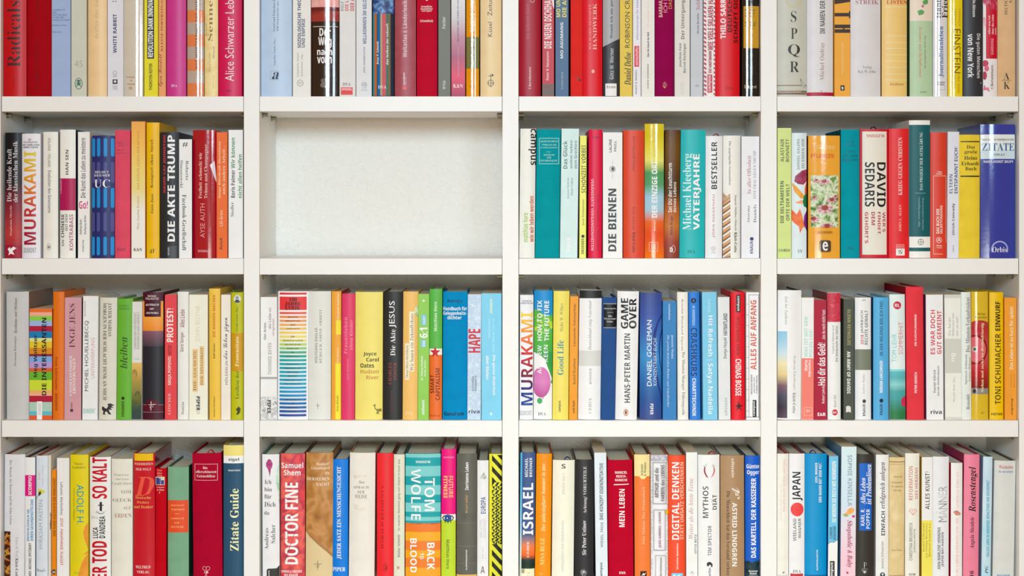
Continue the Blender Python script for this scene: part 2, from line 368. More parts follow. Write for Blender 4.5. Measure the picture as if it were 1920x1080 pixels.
B('cream paperback, tiny black bold title', 14, 156, None, '#e7e4dd', 'f', 0, 'a I U 78,25,100,300 #e8bc98 Die gebildete Welt', 't X U 72,340,97,608 #222 Über die Zukunft der Welt', 'p B U 78,682,92,945 #444 OLIVER M. SCHWARZMANN')
B('plum-crimson cloth book, gold and cream lettering', 161, 362, None, '#92154f', 'c', 0, 'a S U 200,-30,240,182 #f0c8a8 BARBARA', 't S U 250,-40,292,132 #f0a0a8 ICH BI', 't S U 305,-50,343,92 #d8a84a DAS L', 'p g 0 265,865;292,900;285,925;262,943;240,920;245,890 #c8903c/#92154f/#c8903c')
B('grey-white paperback, grey vertical title', 369, 532, None, '#dfdbd4', 'f', 0, 't N U 437,5,485,415 #4a4a4a Der Untergang', 'a N U 415,460,447,715 #3a3a3a Joachim Fest', 'a N U 460,460,495,775 #3a3a3a Bernd Eichinger', 'p L 0 438,880,462,1005 #b4b0a6')
B('cool grey paperback, small dark name', 538, 670, None, '#c5c9d0', 'f', 0, 't S U 598,-60,638,103 #b04a60 Schlau', 'a N U 605,143,628,358 #444 Nicola Bardola', 'p N H 590,905,625,922 #555 A1')
cand = []
for i in range(26):
    y = -120 + i * 46
    cand += ['b g 0 %d,%d;%d,%d;%d,%d;%d,%d #c2435b' % (679, y, 706, y + 14, 706, y + 36, 679, y + 22), 'b g 0 %d,%d;%d,%d;%d,%d;%d,%d #c2435b' % (784, y + 4, 801, y + 13, 801, y + 35, 784, y + 26)]
B('white book edged in red diagonal dashes', 678, 802, None, '#eeebea', 'f', 0, *cand, 't B U 722,-50,778,535 #b03044 WIE VIELE SKLAVEN HAL', 'a B U 730,545,762,775 #a83a4c EVI HARTMANN', 'p q 0 718,795,768,985 #c83a4a', 'p B U 728,805,760,972 #f4e4e4 campus')
B('thick bright red hardcover, white and black title', 806, 1066, None, '#d91024', 'r', 0, 'a X U 858,-60,915,412 #f8ecec THILO SARRA', 't B U 930,-10,982,342 #3a0a0c DEUTSCH', 't B U 998,-20,1043,458 #2e080a SCHAFFT SIC', 'p R H 912,922,990,955 #7a0a14 DVA')
B('glossy black hardcover with gold panel', 1087, 1281, None, '#17171b', 'g', 0, 'l q 0 1105,65,1270,512 #c8962c', 'l W H 1115,95,1230,118 #5a4010 Reading', 'l W H 1115,128,1225,148 #5a4010 wissen', 'l W H 1118,158,1215,178 #5a4010 für alle', 'l W H 1115,232,1240,250 #5a4010 Das Beste', 'l W H 1118,260,1232,278 #5a4010 aus 1998', 'p R H 1112,905,1245,950 #cbbd96 Digest')

# ================================================================ top shelf, far-right bay
cell(0, 3); at(1440, 0, 5.683)
B('grey-beige hardcover, four large stacked letters', 98, 416, None, '#c6c6b9', 'r', 0, 'x O 0 190,-60,355,76 #cdbd92', 't R H 243,118,303,235 #3a3a34 S', 't R H 243,300,312,413 #3a3a34 P', 't R H 213,472,342,608 #3a3a34 Q', 't R H 233,655,332,768 #3a3a34 R', 'b q 0 98,905,416,914 #8a6a60', 'b q 0 98,965,416,985 #8a6a5a/#a89a88/#6a4a40', 'b q 0 98,990,416,1006 #7a5a4a', 'x g 0 340,850;352,832;362,860;395,885;405,940;380,925;350,890 #c6c6b9/#8a8a7c', s='#9a968a')
B('white hardcover with red foot band', 419, 699, None, '#dedcdf', 'r', 0, 'b q 0 418,984,700,1022 #b1213b', 't B U 553,5,608,358 #4a4640 IM NAMEN DER', 'a R U 553,452,610,855 #a8847e Michel Onfray', 'p N H 562,963,578,978 #666 K')
B('orange paperback, giant cropped black letters', 708, 877, None, '#f6a937', 'f', 0, 't q 0 708,138,877,175 #3a2418', 't q 0 862,118,877,195 #3a2418', 't q 0 708,262,877,300 #3a2418', 't q 0 708,312,877,350 #3a2418', 't q 0 797,298,815,314 #3a2418', 't g 0 708,-10;877,-40;877,20;708,45 #3a2418', 't q 0 708,-160,877,-80 #3a2418', 'a N U 785,460,803,790 #fbd490 DER MENSCHENMACHER', 'p q 0 772,910,815,965 #222', 'p X H 782,925,803,955 #f4f4f4 9')
B('thick white hardcover, dull red heading', 883, 1206, None, '#dbd9db', 'r', 0, 't R H 935,0,1183,45 #a8525f STREIK', 'p R H 1008,700,1105,740 #808080 Verlag', 'p R H 958,745,1150,780 #808080 Kai M. John')
at(1680, 0, 5.683)
B('pale orange hardcover ruled with thin lines', -147, 124, None, '#f1ca7c', 'r', 0, *['b q 0 -112,%d,124,%d #f9e2a8' % (y, y + 7) for y in (68, 378, 448, 513, 580, 648, 715, 785, 848)], 't W H -98,2,126,42 #c8442c LISTEN', 'p I H -68,882,82,910 #b86f32 Eichborn', s='#a8722c', e='#b88a40')
B('mint green book with leaf picture', 152, 394, None, '#b5d0aa', 'r', 0, 'x q 0 152,-290,396,222 #e9dac8', 'x g 0 283,15;320,-12;345,8;340,40;305,52;285,35 #5fa458', 'x g 0 228,118;270,100;304,122;290,152;245,165 #5fa458', 'x o 0 272,50,300,80 #c86a80', 't R D 238,290,275,820 #d08a50 Kräuter und Heilpflanzen', 'a R D 300,378,320,735 #5a7a50 Das große Handbuch der', 'p R H 258,972,325,990 #5a7a50 KOSMOS', s='#4a6a48')
B('glossy white book, blue and black serif lettering', 397, 552, None, '#dedee2', 'g', 0, 'a W U 422,-60,480,195 #1d1d1d Hanns', 'a W U 490,-40,552,192 #1d1d1d Fried', 't W U 455,280,510,822 #2a6aa8 Journalistenleben', 'p B H 432,868,525,886 #333 Droemer', 'p B H 445,890,515,908 #333 Knaur', 'p L 0 432,905,525,960 #888')
B('yellow glossy hardcover, thin brown vertical lettering', 556, 714, None, '#f1d322', 'g', 0, 'a N D 668,95,692,278 #b8961c FRIEDRICH', 'a N D 622,95,642,278 #b8961c HERNECK', 't T D 610,310,690,780 #5a4a14 EINSTEIN', 'a N D 655,790,680,990 #b8961c UND SEINE', 'a N D 616,790,636,945 #b8961c WELTBILD')
B('black hardcover, white two-line title', 722, 928, None, '#34353b', 'r', 0, 'a N D 818,-60,850,180 #e8e8ea Hilde Nissen', 't N D 850,358,905,832 #dcdcde Die guten Menschen', 't B D 765,362,830,828 #f0f0f0 von New York', 'b q 0 818,-60,822,182 #dcdcde', 'x o 0 903,878,914,890 #d8d8dc')
B('slim white book with red panel and roses', 932, 1085, None, '#e9e5e5', 'r', 0, 'l q 0 960,-290,1082,625 #c8112f', 'x o 0 930,-60,1010,60 #e0567a/#b01834/#f0a0b4', 'x o 0 990,0,1086,110 #d84468/#a81030/#e888a0', 'x o 0 925,180,962,300 #d8607a/#e9e5e5', 't B U 983,165,1003,365 #f8dce0 Alles was ich', 't B U 1020,155,1042,365 #f8dce0 über die Liebe', 't B U 1055,295,1070,370 #f8dce0 weiß', 'a N U 1010,410,1040,580 #f2a8b8 KARKANG', 'x o 0 925,640,985,710 #c01c40', 'x o 0 945,700,990,760 #d85070', 'x o 0 925,760,970,850 #b01438', 'x g 0 930,960;945,900;960,935;985,930;1000,980;965,960 #e0708a', 'p N U 1008,695,1036,948 #6a3a40 C.Bertelsmann')
B('kraft-brown cloth book, initials over initials', 1090, 1277, None, '#dfb98d', 'c', 0, 't R U 1155,-60,1188,155 #3a3028 DEUTSCHE', 't R U 1205,-90,1238,28 #3a3028 SAGE', 'p R H 1145,775,1207,845 #2e2822 A', 'p q 0 1128,853,1225,858 #5a4a3a', 'p R H 1148,872,1213,948 #2e2822 K')

# ================================================================ second shelf, far-left bay
cell(1, 0); at(0, 220, 3.6)
pill = []
for (a, b, c1) in ((140, 265, '#208fd4'), (300, 445, '#50508e'), (475, 612, '#208fd4'), (640, 772, '#50508e'), (805, 932, '#208fd4')):
    for ux in (617, 654, 700, 747):
        pill += ['x q 0 %d,%d,%d,%d %s' % (ux, a + 12, ux + 23, b - 12, c1), 'x o 0 %d,%d,%d,%d %s' % (ux, a, ux + 23, a + 24, c1), 'x o 0 %d,%d,%d,%d %s' % (ux, b - 24, ux + 23, b, c1)]
B('black hardcover fading to dark red', 28, 142, 103, '#19191d>#1d1b20>#2a1a24>#8a2434>#b83a3a>#a01a34', 'r', 3, 't R U 45,213,78,570 #dcd8d8 Die heilende Kraft', 't R U 88,160,118,572 #dcd8d8 der klassischen Musik', 'a R U 66,595,83,800 #e4c4c4 Stephanie Merritt', 'b q 0 26,862,145,950 #a01834', 'p g 0 50,890;66,875;70,888;92,872;110,884;84,902;98,928;72,920;56,932;62,908 #f4f0f0', s='#17171a')
B('white book, tall yellow-to-red gradient title', 144, 270, 110, '#e7e5eb', 'r', 0, 'a B H 190,145,210,157 #444 DIE', 'a B H 157,163,250,175 #444 PILGERJAHRE', 'a B H 150,180,262,192 #444 DES FARBLOSEN', 'a B H 153,196,255,208 #444 HERRN TAZAKI', 't B U 160,230,243,860 #d9c832>#e0a828>#dd7a26>#c83a30>#b02034>#9c1838 MURAKAMI', 'p N H 158,880,243,915 #8c8c92 DUMONT')
B('cream-white book, thin dark downward title', 289, 389, 98, '#edebe2', 'r', 0, 'a N D 323,138,341,335 #777 VOLAND / VOLAND', 't N D 323,360,346,645 #555 Evolution des Gewissens', 'p O 0 316,852,343,898 #666', 'p o 0 322,866,338,886 #888')
B('white book with crimson middle panel', 402, 508, 83, '#f0ede6', 'r', 0, 'a B U 442,220,463,387 #444 HAN SEN', 'x q 0 401,412,508,628 #b01a56', 'x N U 400,420,414,515 #e8b4c4 Claassen', 't N U 415,828,432,868 #444 EIN', 't B U 410,655,433,812 #4a4446 CHINESE', 't N U 440,655,457,765 #666 MIT DEM', 't N U 468,655,493,898 #a04060 KONTRABASS', s='#16383e')
B('slim white paperback, dark title, pink exclamation', 525, 606, 98, '#f0eee9', 'f', 0, 't N U 543,140,577,543 #3a3a3a Die Kunst das Leben zu meistern', 'x B H 533,565,582,618 #d04080 Go', 'x B H 586,565,594,615 #d04080 !', 'a N U 535,688,553,790 #444 Andreas Buhr', 'a N U 567,660,585,790 #444 Wolfgang Müller', 'p B U 555,828,568,907 #555 mvgverlag')
B('indigo book patterned with bright blue capsules', 618, 770, 123, '#2d2f6c', 'r', 0, *pill, 'a R H 642,362,735,378 #f0f0f4 HELMUT', 'a R H 637,384,743,400 #f0f0f4 KRAUSSER', 't R H 637,420,743,475 #f4f4f8 UC')
B('coral-pink cloth book with small dull heading', 773, 877, 86, '#e0546c', 'c', 0, 't N H 790,163,858,179 #a63c58 Natascha', 't N H 798,184,850,198 #a63c58 Droste', 'a N H 790,215,855,228 #a63c58 Werden', 'a N H 786,234,862,248 #a63c58 verlacht', 'p N H 792,880,848,903 #8a3a4a Econ')
at(230, 220, 3.6)
B('tall paperback fading from orange to cream', 58, 152, 28, '#f0a94e>#efbb58>#ecd070>#e9d888>#edeadf>#edeae2>#edeae2', 'f', 0, 't R U 93,88,113,487 #c0923c DAS ZWEITE LEBEN DER KÜNSTE', 'a R U 95,528,113,755 #a89a80 Hans Joachim Kreutzer', 'p W H 73,883,132,903 #222 K&N')
B('tall golden yellow hardcover, typewriter-like black title', 159, 246, 35, '#edbb18', 'r', 0, 't M U 187,150,210,475 #3a2a10 Kongreß ohne Streß', 'a K U 190,518,208,648 #3a2a10 Gera Jana', 'p K H 178,888,222,918 #3a2a10 AV')
B('charcoal hardcover, huge white block title', 250, 378, 100, '#2d2f33', 'r', 0, 't X U 303,120,352,838 #f4f4f4 DIE AKTE TRUMP', 'a B U 273,122,293,508 #d8404c DAVID CAY JOHNSTON', 'b q 0 303,868,364,950 #4c4e54', 'p N U 305,880,315,930 #c8c8c8 econ')
B('short white paperback, typewriter-style downward text', 380, 468, 148, '#f0f0f2', 'f', 0, 'p W H 403,168,440,200 #222 #', 'a M D 425,293,445,425 #555 Roberto', 'a M D 388,290,408,475 #555 Simanowski', 't M D 402,522,430,900 #333 Facebook-Gesellschaft', s='#4a4038')
B('dark red glossy book with torn white spot', 470, 631, 86, '#aa0a29', 'g', 0, 't W U 512,240,535,548 #f0c4c4 Freiheit schmeckt wie', 't W U 550,180,577,548 #f0c4c4 Tränen und Champagner', 'a T U 523,582,555,812 #eaacb0 AYSE AUTH', 'p N H 507,895,575,910 #f0b8bc INTEGRAL', 's g 0 588,322;618,292;631,420;629,440 #e8e4ea')
B('slim orange paperback, pale typewriter lettering', 633, 708, 100, '#ea6c2c', 'f', 0, 't M U 645,162,665,548 #f8d4b0 Junge Bürokraft übernimmt', 't M U 672,192,692,520 #f8d4b0 auch andere Arbeit...', 'a N U 655,628,675,735 #f8d4b0 Lili Grün', 'p N U 652,812,673,893 #5a2a1a AvivA')
B('white paperback, grey and green title', 713, 813, 85, '#f0f0f2', 'f', 0, 't B U 730,355,758,543 #3a3a40 Boris Palmer', 't B U 730,138,758,345 #3f8a50 Wir können', 't B U 778,250,805,545 #3f8a50 nicht allen helfen', 'p R U 728,572,750,670 #555 Siedler', s='#6a2a5a')

# ================================================================ second shelf, centre-right bay
cell(1, 2); at(960, 220, 4)
B('off-white book, black word cropped at top', 52, 170, 85, '#eeebe3', 'r', 10, 't B D 123,85,180,358 #222 campus', 'a X U 80,715,120,935 #a8c860 matthias horx', 'a X U 128,590,163,935 #c8663c wie wir leben werden')
B('teal cloth book with framed pale heading', 173, 354, 90, '#0a99a3', 'c', 13, 'l L 0 203,155,353,350 #a8dcd8', 'l R H 215,173,343,187 #b8e4e0 SIGMUND FREUD', 'l R H 225,200,335,212 #b8e4e0 WERKAUSGABE', 'l R H 214,220,343,232 #b8e4e0 IN ZWEI BÄNDEN', 'l q 0 258,258,290,260 #b8e4e0', 'l R H 238,276,320,288 #b8e4e0 ELEMENTE', 'l R H 263,296,294,308 #b8e4e0 DER', 'l R H 213,318,341,332 #b8e4e0 PSYCHOANALYSE')
B('pale aqua paperback, thin grey lettering', 358, 491, 85, '#d2e9e7', 'f', 13, 't N U 383,177,415,385 #4a5a5a Das Glück', 't N U 433,175,453,385 #5a6a6a wohnt neben', 't N U 466,177,488,385 #5a6a6a dem Großhirn', 'a N U 413,452,430,610 #7a8a8a Jeanne Rubner', 'a N U 440,455,457,582 #7a8a8a Peter Falkai', 'p X U 413,900,440,1005 #fafafa PIPER')
B('narrow lemon yellow paperback, dark title', 504, 556, 137, '#f5ee70', 'f', 5, 't N U 521,210,553,567 #3a3a20 SCHONZEIT VORBEI', 'a N U 525,617,545,812 #5a5a30 Juna Grossmann', 'p B U 520,908,540,1025 #333 DROEMER', 'p o 0 520,880,544,904 #333', s='#c8c4bc')
B('crimson hardcover, pink downward title', 572, 674, 92, '#dc1444', 'r', 5, 'p R F 602,138,655,160 #7a1030 DVA', 't B D 593,460,618,998 #f8b4c0 VERÄNDERTE VERGANGENHEITEN', 'a N D 633,578,652,1000 #a02040 RICHARD J. EVANS')
B('white book, bee drawing, heavy charcoal title', 681, 829, 113, '#f0f0ed', 'f', 0, 'a B U 728,165,748,262 #3a3a3a LALINE', 'a B U 765,177,783,255 #3a3a3a PAULL', 'x O 0 732,365,776,410 #444', 'x o 0 744,372,768,402 #555', 'x q 0 753,318,755,358 #999', 'x q 0 753,418,755,462 #999', 't X U 722,535,782,1005 #3f3f3f DIE BIENEN', s='#e8b020')
B('orange-red hardcover, faint brown downward lettering', 835, 993, 97, '#da4a2c', 'r', 0, 't R D 905,142,925,405 #8a3424 Der Churchill-Faktor', 'a R D 903,668,922,845 #8a3424 Boris Johnson', 'p W D 903,862,925,1015 #5a1a14 Klett-Cotta')
at(1200, 220, 4)
B('rainbow-banded book, white block title', 36, 181, 48, '#dcc92e>#d8c62c>#e4d84c>#e8e478>#4a9a60>#55a070>#a0cce0>#a4cce0>#e86a30>#e4502a>#e8602a>#f07a20', 'g', 0, 'a N U 105,110,122,295 #b09a38 Thomas Stangl', 't X U 88,325,130,752 #f2f6f0 DER EINZIGE ORT', 'a B U 103,778,115,850 #f8dccc Roman', 'p L 0 68,938,135,1005 #f8e4d4', 'p q 0 82,955,122,959 #f8e4d4', 'p q 0 82,970,122,974 #f8e4d4', 'p q 0 82,985,122,989 #f8e4d4')
B('brown and copper book, white title', 180, 293, 93, '#5c3b1a>#6c4a1a>#6a4418>#553414>#5a3618>#b05c22>#c07030>#9a4030>#8a3a2a', 'r', 11, 't N U 210,343,240,712 #f0ece4 Sei DU der Leuchtturm', 't N U 248,485,272,712 #f0ece4 deines Lebens', 'a N U 225,738,250,880 #3a1c10 Nina Ruge', 'p X H 224,975,246,1010 #f0e4e0 D', 'p O 0 236,960,266,1014 #f0e4e0')
B('thick turquoise hardcover, large white two-line title', 296, 484, 93, '#27b5b8', 'r', 12, 'a R U 322,272,400,845 #d9f1ef Michael Kleeberg', 't X U 400,275,460,845 #f4fafa VATERJAHRE', 'p R H 357,995,413,1020 #1a4a4c DVA')
B('white hardcover, bold black spaced title', 490, 617, 140, '#ececf0', 'r', 5, 't B U 535,182,578,538 #2f2f2f BESTSELLER', 'a N U 540,578,563,903 #c07a88 JÖRG MAGENAU', 'p o 0 530,965,570,1003 #d4d4d8', 'p q 0 535,1006,566,1022 #d4d4d8', ribbon=(575, '#9a1a24'))
rope = []
for i in range(9):
    y = 600 + i * 52
    rope += ['x g 0 622,%d;678,%d;678,%d;622,%d %s' % (y + 40, y, y + 26, y + 66, c) for c in ('#c08850',)] + ['x g 0 622,%d;678,%d;678,%d;622,%d #6a4024' % (y + 66, y + 26, y + 34, y + 74)] + ['x g 0 622,%d;678,%d;678,%d;622,%d #f0dcc0' % (y + 50, y + 10, y + 14, y + 54)]
B('white book with brown rope picture', 622, 756, 137, '#eeebe4', 'r', 2, 'x g 0 625,565;650,590;676,570;678,600;660,620;678,640;622,640 #a06a3c/#e8d4b8', *rope, 't R D 662,178,682,508 #6a6a6a Die geprügelte Generation', 'a R D 707,583,725,850 #6a6a6a Ingrid Müller-Münch', 'p W D 707,862,728,1012 #333 Klett-Cotta', s='#7a5848')
B('white book, rose and grey two-line title', 758, 896, 143, '#eaeaf0', 'f', 2, 't R U 803,288,832,573 #b07880 In aller Offenheit', 't R U 850,250,870,610 #8a8a90 EINE FRAU GEGEN TRUMP', 'a R U 803,658,827,788 #606066 Stormy', 'a R U 850,655,873,788 #606066 Daniels', 'p B U 825,928,848,1022 #2a3a6a KNAUR', 'p o 0 824,898,852,925 #2a3a6a', s='#2a2228')

# ================================================================ second shelf, far-right bay
cell(1, 3); at(1440, 220, 4)
B('lime green paperback, dark olive title', 71, 176, 80, '#d2e28d', 'f', 0, 'a N U 93,162,120,333 #3f4a2a ALASTAIR', 'a N U 133,163,158,333 #3f4a2a BONNETT', 't B U 92,478,118,792 #3f4a2a DIE SELTSAMSTEN', 't N U 135,500,160,775 #3f4a2a ORTE DER WELT', 'p B H 80,988,165,1007 #333 C.H.BECK')
B('pale blue book with orange exotic flowers', 179, 292, 117, '#ddeaee', 'r', 0, 'a N U 217,160,237,390 #7a8488 DANIEL GALERA', 't N U 252,160,272,382 #7a8488 SO ENDEN WIR', 'x g 0 292,390;255,400;205,440;198,480;225,500;265,505;292,480 #8a2c4c/#b04868', 'x g 0 178,490;215,520;275,590;285,610;245,608;200,560 #e8b430/#f08a34', 'x g 0 292,480;278,530;276,590;292,600 #e05a28', 'x g 0 200,640;250,620;292,630;292,650;230,648 #f0a878', 'x g 0 292,570;270,590;262,630;268,665;292,680 #1a7a50', 'x g 0 178,690;215,730;240,685;255,730;268,780;280,820;260,830;240,870;232,820;200,795;178,770 #f08a48/#e8582a', 'x g 0 292,700;272,740;268,800;292,850 #7a2a8a', 'p N H 223,992,258,1015 #777 SV', s='#a02838')
mead = []
rr = random.Random(3)
for (cx, cy, r) in ((420, 480, 42), (478, 618, 40), (425, 680, 62), (340, 760, 46), (345, 600, 26), (440, 815, 50), (505, 590, 22), (360, 470, 24)):
    for k in range(14):
        a = k * math.pi / 7 + rr.random() * .2
        mead.append('x g 0 %.0f,%.0f;%.0f,%.0f;%.0f,%.0f %s' % (cx, cy, max(323, min(529, cx + r * math.cos(a - .16))), max(436, min(824, cy + r * .55 * math.sin(a - .16) + 6)), max(323, min(529, cx + r * math.cos(a + .16))), max(436, min(824, cy + r * .55 * math.sin(a + .16) + 6)), ('#f0c0d0', '#dc84a4')[k % 2]))
    mead.append('x o 0 %.0f,%.0f,%.0f,%.0f #9a4a3a' % (cx - r * .42, cy - r * .34, cx + r * .42, cy + r * .28))
B('orange book with coneflower meadow photograph', 304, 544, 137, '#f2a93c', 'g', 0, 't B H 325,273,495,305 #d8602c PFLANZEN', 't B H 365,205,500,238 #f4c890 Garten', 'x q 0 322,435,530,825 #4a7a3c/#a8c48a/#e8ecd8/#6a9a50', *mead, 'a N H 372,853,480,870 #7a5020 LIZ DOBBS', 'p g 0 395,922;458,922;468,932;468,997;458,1007;395,1007;385,997;385,932 #4a4038', 'p X H 405,932,445,1000 #f2f2f2 e', s='#7a3024')
B('teal cloth book, small dark stacked heading', 549, 689, 92, '#0d98a8', 'c', 0, 'a R H 590,177,645,192 #0a5a64 TOMMI', 'a R H 575,206,657,220 #0a5a64 KREUZNA', 't R H 580,247,657,265 #0a4a54 WEGE,', 't R H 563,280,672,298 #0a4a54 DIE SICH', 't R H 560,312,672,330 #0a4a54 KREUZEN', 'p R H 595,972,640,993 #0a4a54 DVA', s='#0a5a68')
B('red book with cream panel, huge black letters', 692, 906, 88, '#c92033', 'r', 0, 'l q 0 710,106,893,1030 #e6e2d5', 'l B F 740,128,873,150 #c85a50 BLESSING', 'l B D 818,337,885,673 #242424 DAVID', 'l B D 728,337,800,670 #242424 SEDARIS', 'l B D 860,712,883,860 #b83038 WER’S', 'l B D 820,710,845,885 #b83038 FINDET,', 'l B D 775,710,802,808 #b83038 DEM', 'l B D 728,710,758,945 #b83038 GEHÖRT’S', ribbon=(800, '#2a2226'))
at(1680, 220, 4)
B('vivid red hardcover, pale upward serif title', -51, 100, 85, '#e3282d', 'r', 0, 't R U 17,150,47,583 #fadcd4 KRIEG GEGEN CHRISTEN', 'a R U 22,655,42,855 #f8ccc4 JOHN L. ALLEN', 'p N H 2,950,64,961 #f8ccc4 GÜTERSLOHER', 'p N H 0,966,64,977 #f8ccc4 VERLAGSHAUS', 'p q 0 0,984,66,1036 #f0ece8', 'p Q H 15,992,50,1026 #555 G')
B('tall dark teal book with white end bands', 103, 262, 20, '#0f5d63', 'r', -2, 'b q 0 100,10,264,56 #efefe9', 'b q 0 100,895,262,977 #efefe9', 'b q 0 100,1005,262,1056 #efefe9', 't R U 172,112,203,547 #d2e2de DAS PROJEKT DER AUFKLÄRUNG', 'b q 0 145,567,222,570 #8ab4b0', 'a N U 165,600,181,820 #90b8b4 Riggs | Schmidt-Biggemann', 'a N U 195,600,209,845 #90b8b4 Sulkowsky | Scheliwerth (Hrsg.)', 'p O 0 164,911,208,958 #555', 'p q 0 166,933,206,936 #555', 'p q 0 185,913,188,956 #555', s='#d8d8d4')
B('orange-red book with thin pale frame lines', 259, 382, 113, '#da422f', 'r', 2, 'b q 0 282,437,376,441 #f0bca4', 'b q 0 281,437,284,1026 #f0bca4', 'b q 0 281,1023,352,1027 #f0bca4', 'b q 0 376,437,379,940 #f0bca4', 'a B H 310,402,343,415 #f8e0d8 Theo', 'a B H 303,418,347,430 #f8e0d8 Fischer', 't B U 302,685,325,872 #f8e8e0 DAS BUCH DER', 't N U 330,662,349,872 #f8e8e0 SELBSTFINDUNG', 'p O 0 302,899,344,943 #f8e8e0', 'p B H 312,908,334,930 #f8e8e0 A', 'p N H 303,955,345,968 #f8e8e0 Aurum', 'p N H 306,972,343,984 #f8e8e0 Verlag')
B('lilac-white paperback, slate two-line title', 383, 471, 108, '#dfe2ec', 'f', 5, 't N U 400,418,427,570 #444c66 ELTERN,', 't B U 437,222,463,570 #444c66 ENTSPANNT EUCH!', 'a B U 420,645,444,882 #3a3a48 Ulrich Conrady', 'p N U 425,960,435,1008 #777 KREUZ')
B('yellow cloth book, black heading between bars', 475, 633, 130, '#eecf40', 'c', 2, 'l q 0 488,178,630,186 #241e10', 'l q 0 488,437,630,447 #241e10', 't W H 530,210,592,235 #2a2410 Das', 't W H 515,245,610,278 #2a2410 große', 't W H 513,290,610,318 #2a2410 Heinz', 't W H 493,333,625,360 #2a2410 Erhardt', 't W H 520,372,605,398 #2a2410 Buch')
B('big royal blue glossy book, pale heading band', 638, 898, 52, '#2c3b9c', 'g', 0, 'l q 0 638,128,898,312 #e6eeee', 'l q 0 638,250,898,312 #cfe4ee', 'l B H 652,160,890,174 #333a44 DAS GROSSE HANDBUCH DER', 't W H 648,193,892,250 #2468a6 ZITATE', 'l B H 735,272,815,287 #333a44 VON A-Z', 'a B H 662,322,885,342 #dfe4f2 HANS-HORST SKUPY', 'p O 0 714,926,843,1055 #a8b2de', 'p q 0 705,1012,850,1056 #2c3b9c', 'p R H 722,972,833,1012 #f0f2fa Orbis')

# ================================================================ third shelf, far-left bay
cell(2, 0); at(0, 520, 4)
sv = [235, 262, 290, 325, 365, 405, 455, 480, 528, 575, 592, 635, 680, 708, 770, 845, 870, 888, 935, 1005, 1035, 1080]
scl = ['#e36e2e', '#f0aa92', '#8acb4a', '#9cb2de', '#b01c3c', '#1a7cb4', '#dade94', '#e2c432', '#da8c22', '#90203a', '#7cabdf', '#b698d2', '#d26232', '#6cb232', '#cada3a', '#e2b464', '#f0ac92', '#b0203a', '#abccba', '#5cbaca', '#e25c2a']
B('tall light grey hardcover, small dark lettering', 45, 214, 108, '#c9c8c7', 'r', -3, 'a R U 105,440,125,665 #4a4a4a Hermann Bausinger', 't R U 105,153,128,417 #4a4a4a Berühmte und Obskure', s='#927a6a', d=.148)
B('short rainbow-striped paperback, bold black title', 221, 391, 235, '#e36e2e', 'f', 0, *stripes('b', 221, 392, sv, scl), 'a B U 252,430,287,748 #242424 Meg Wolitzer', 't B U 315,303,349,885 #1a1a1a DIE INTERESSANTEN', 'p q 0 278,930,317,1080 #f0f0ee', 'p N U 287,938,309,1030 #b8b8b4 DUMONT')
B('orange hardcover, small brown downward lettering', 393, 476, 108, '#e4741e', 'r', 4, 't N D 413,600,433,998 #6a2a0a Frank Schirrmacher · MINIMUM')
B('dusty pink book, large serif name', 480, 609, 152, '#d29da6', 'f', 4, 'a R U 520,197,567,527 #5a3440 INGE JENS', 't R U 517,585,540,890 #fbf2f4 UNVOLLSTÄNDIGE', 't R U 545,605,567,872 #fbf2f4 ERINNERUNGEN', 'p q 0 527,988,548,1008 #5a3040', 'p N U 530,940,545,982 #6a3a48 rororo', s='#1c1618')
B('white book, thin black and pink title', 615, 731, 140, '#ebecec', 'f', 7, 'a N U 632,180,643,290 #888 ROMAN', 't S U 635,325,667,853 #3a3a3a MICHEL HOUELLEBECQ', 't S U 683,452,710,757 #d8a0a0 UNTERWERFUNG', 'p B H 625,985,713,1020 #8ac0b4 DUMONT')
B('bone-coloured book with black griffin emblem', 738, 868, 152, '#dbd8ca', 'r', 9, 'a W D 808,192,837,443 #5a5a56 JAVIER MARIAS', 't W D 772,192,799,922 #55554f MORGEN IN DER SCHLACHT DENK AN MICH', 'p g 0 762,975;775,968;785,980;800,985;812,965;805,950;830,945;858,962;835,965;850,980;828,978;840,995;815,992;822,1010;835,1028;815,1028;800,1005;785,1012;790,1030;770,1028;775,1005;765,995 #333')
B('bright green hardcover, dark italic title', 870, 986, 160, '#6ab23a', 'r', 10, 'a R H 888,208,968,222 #2f5a1a JUDITH W.', 'a R H 888,228,968,242 #2f5a1a TASCHLER', 't I U 900,450,956,685 #2f5a1a bleiben', 'p B U 911,928,932,1045 #24361a DROEMER', 'p o 0 910,895,934,919 #24361a')
at(230, 520, 4)
B('slim pale book with village landscape at foot', 66, 142, 183, '#deded9', 'f', 5, 'a N U 90,272,103,530 #888 CHRISTIAN GRAF VON KROCKOW', 't N U 108,275,123,530 #999 FRIEDRICH DER GROSSE', 'a L 0 84,262,125,538 #b8b4a4', 'p R H 82,605,128,616 #999 LÜBBE', 'x q 0 66,640,146,1075 #e0bb6c>#d0a458>#a89044>#8a8446>#5a6438>#3c4c44>#34464a', 'x o 0 70,690,110,760 #6a5a2c/#c8a458', 'x o 0 90,850,135,960 #3a4a28/#7a7a3c')
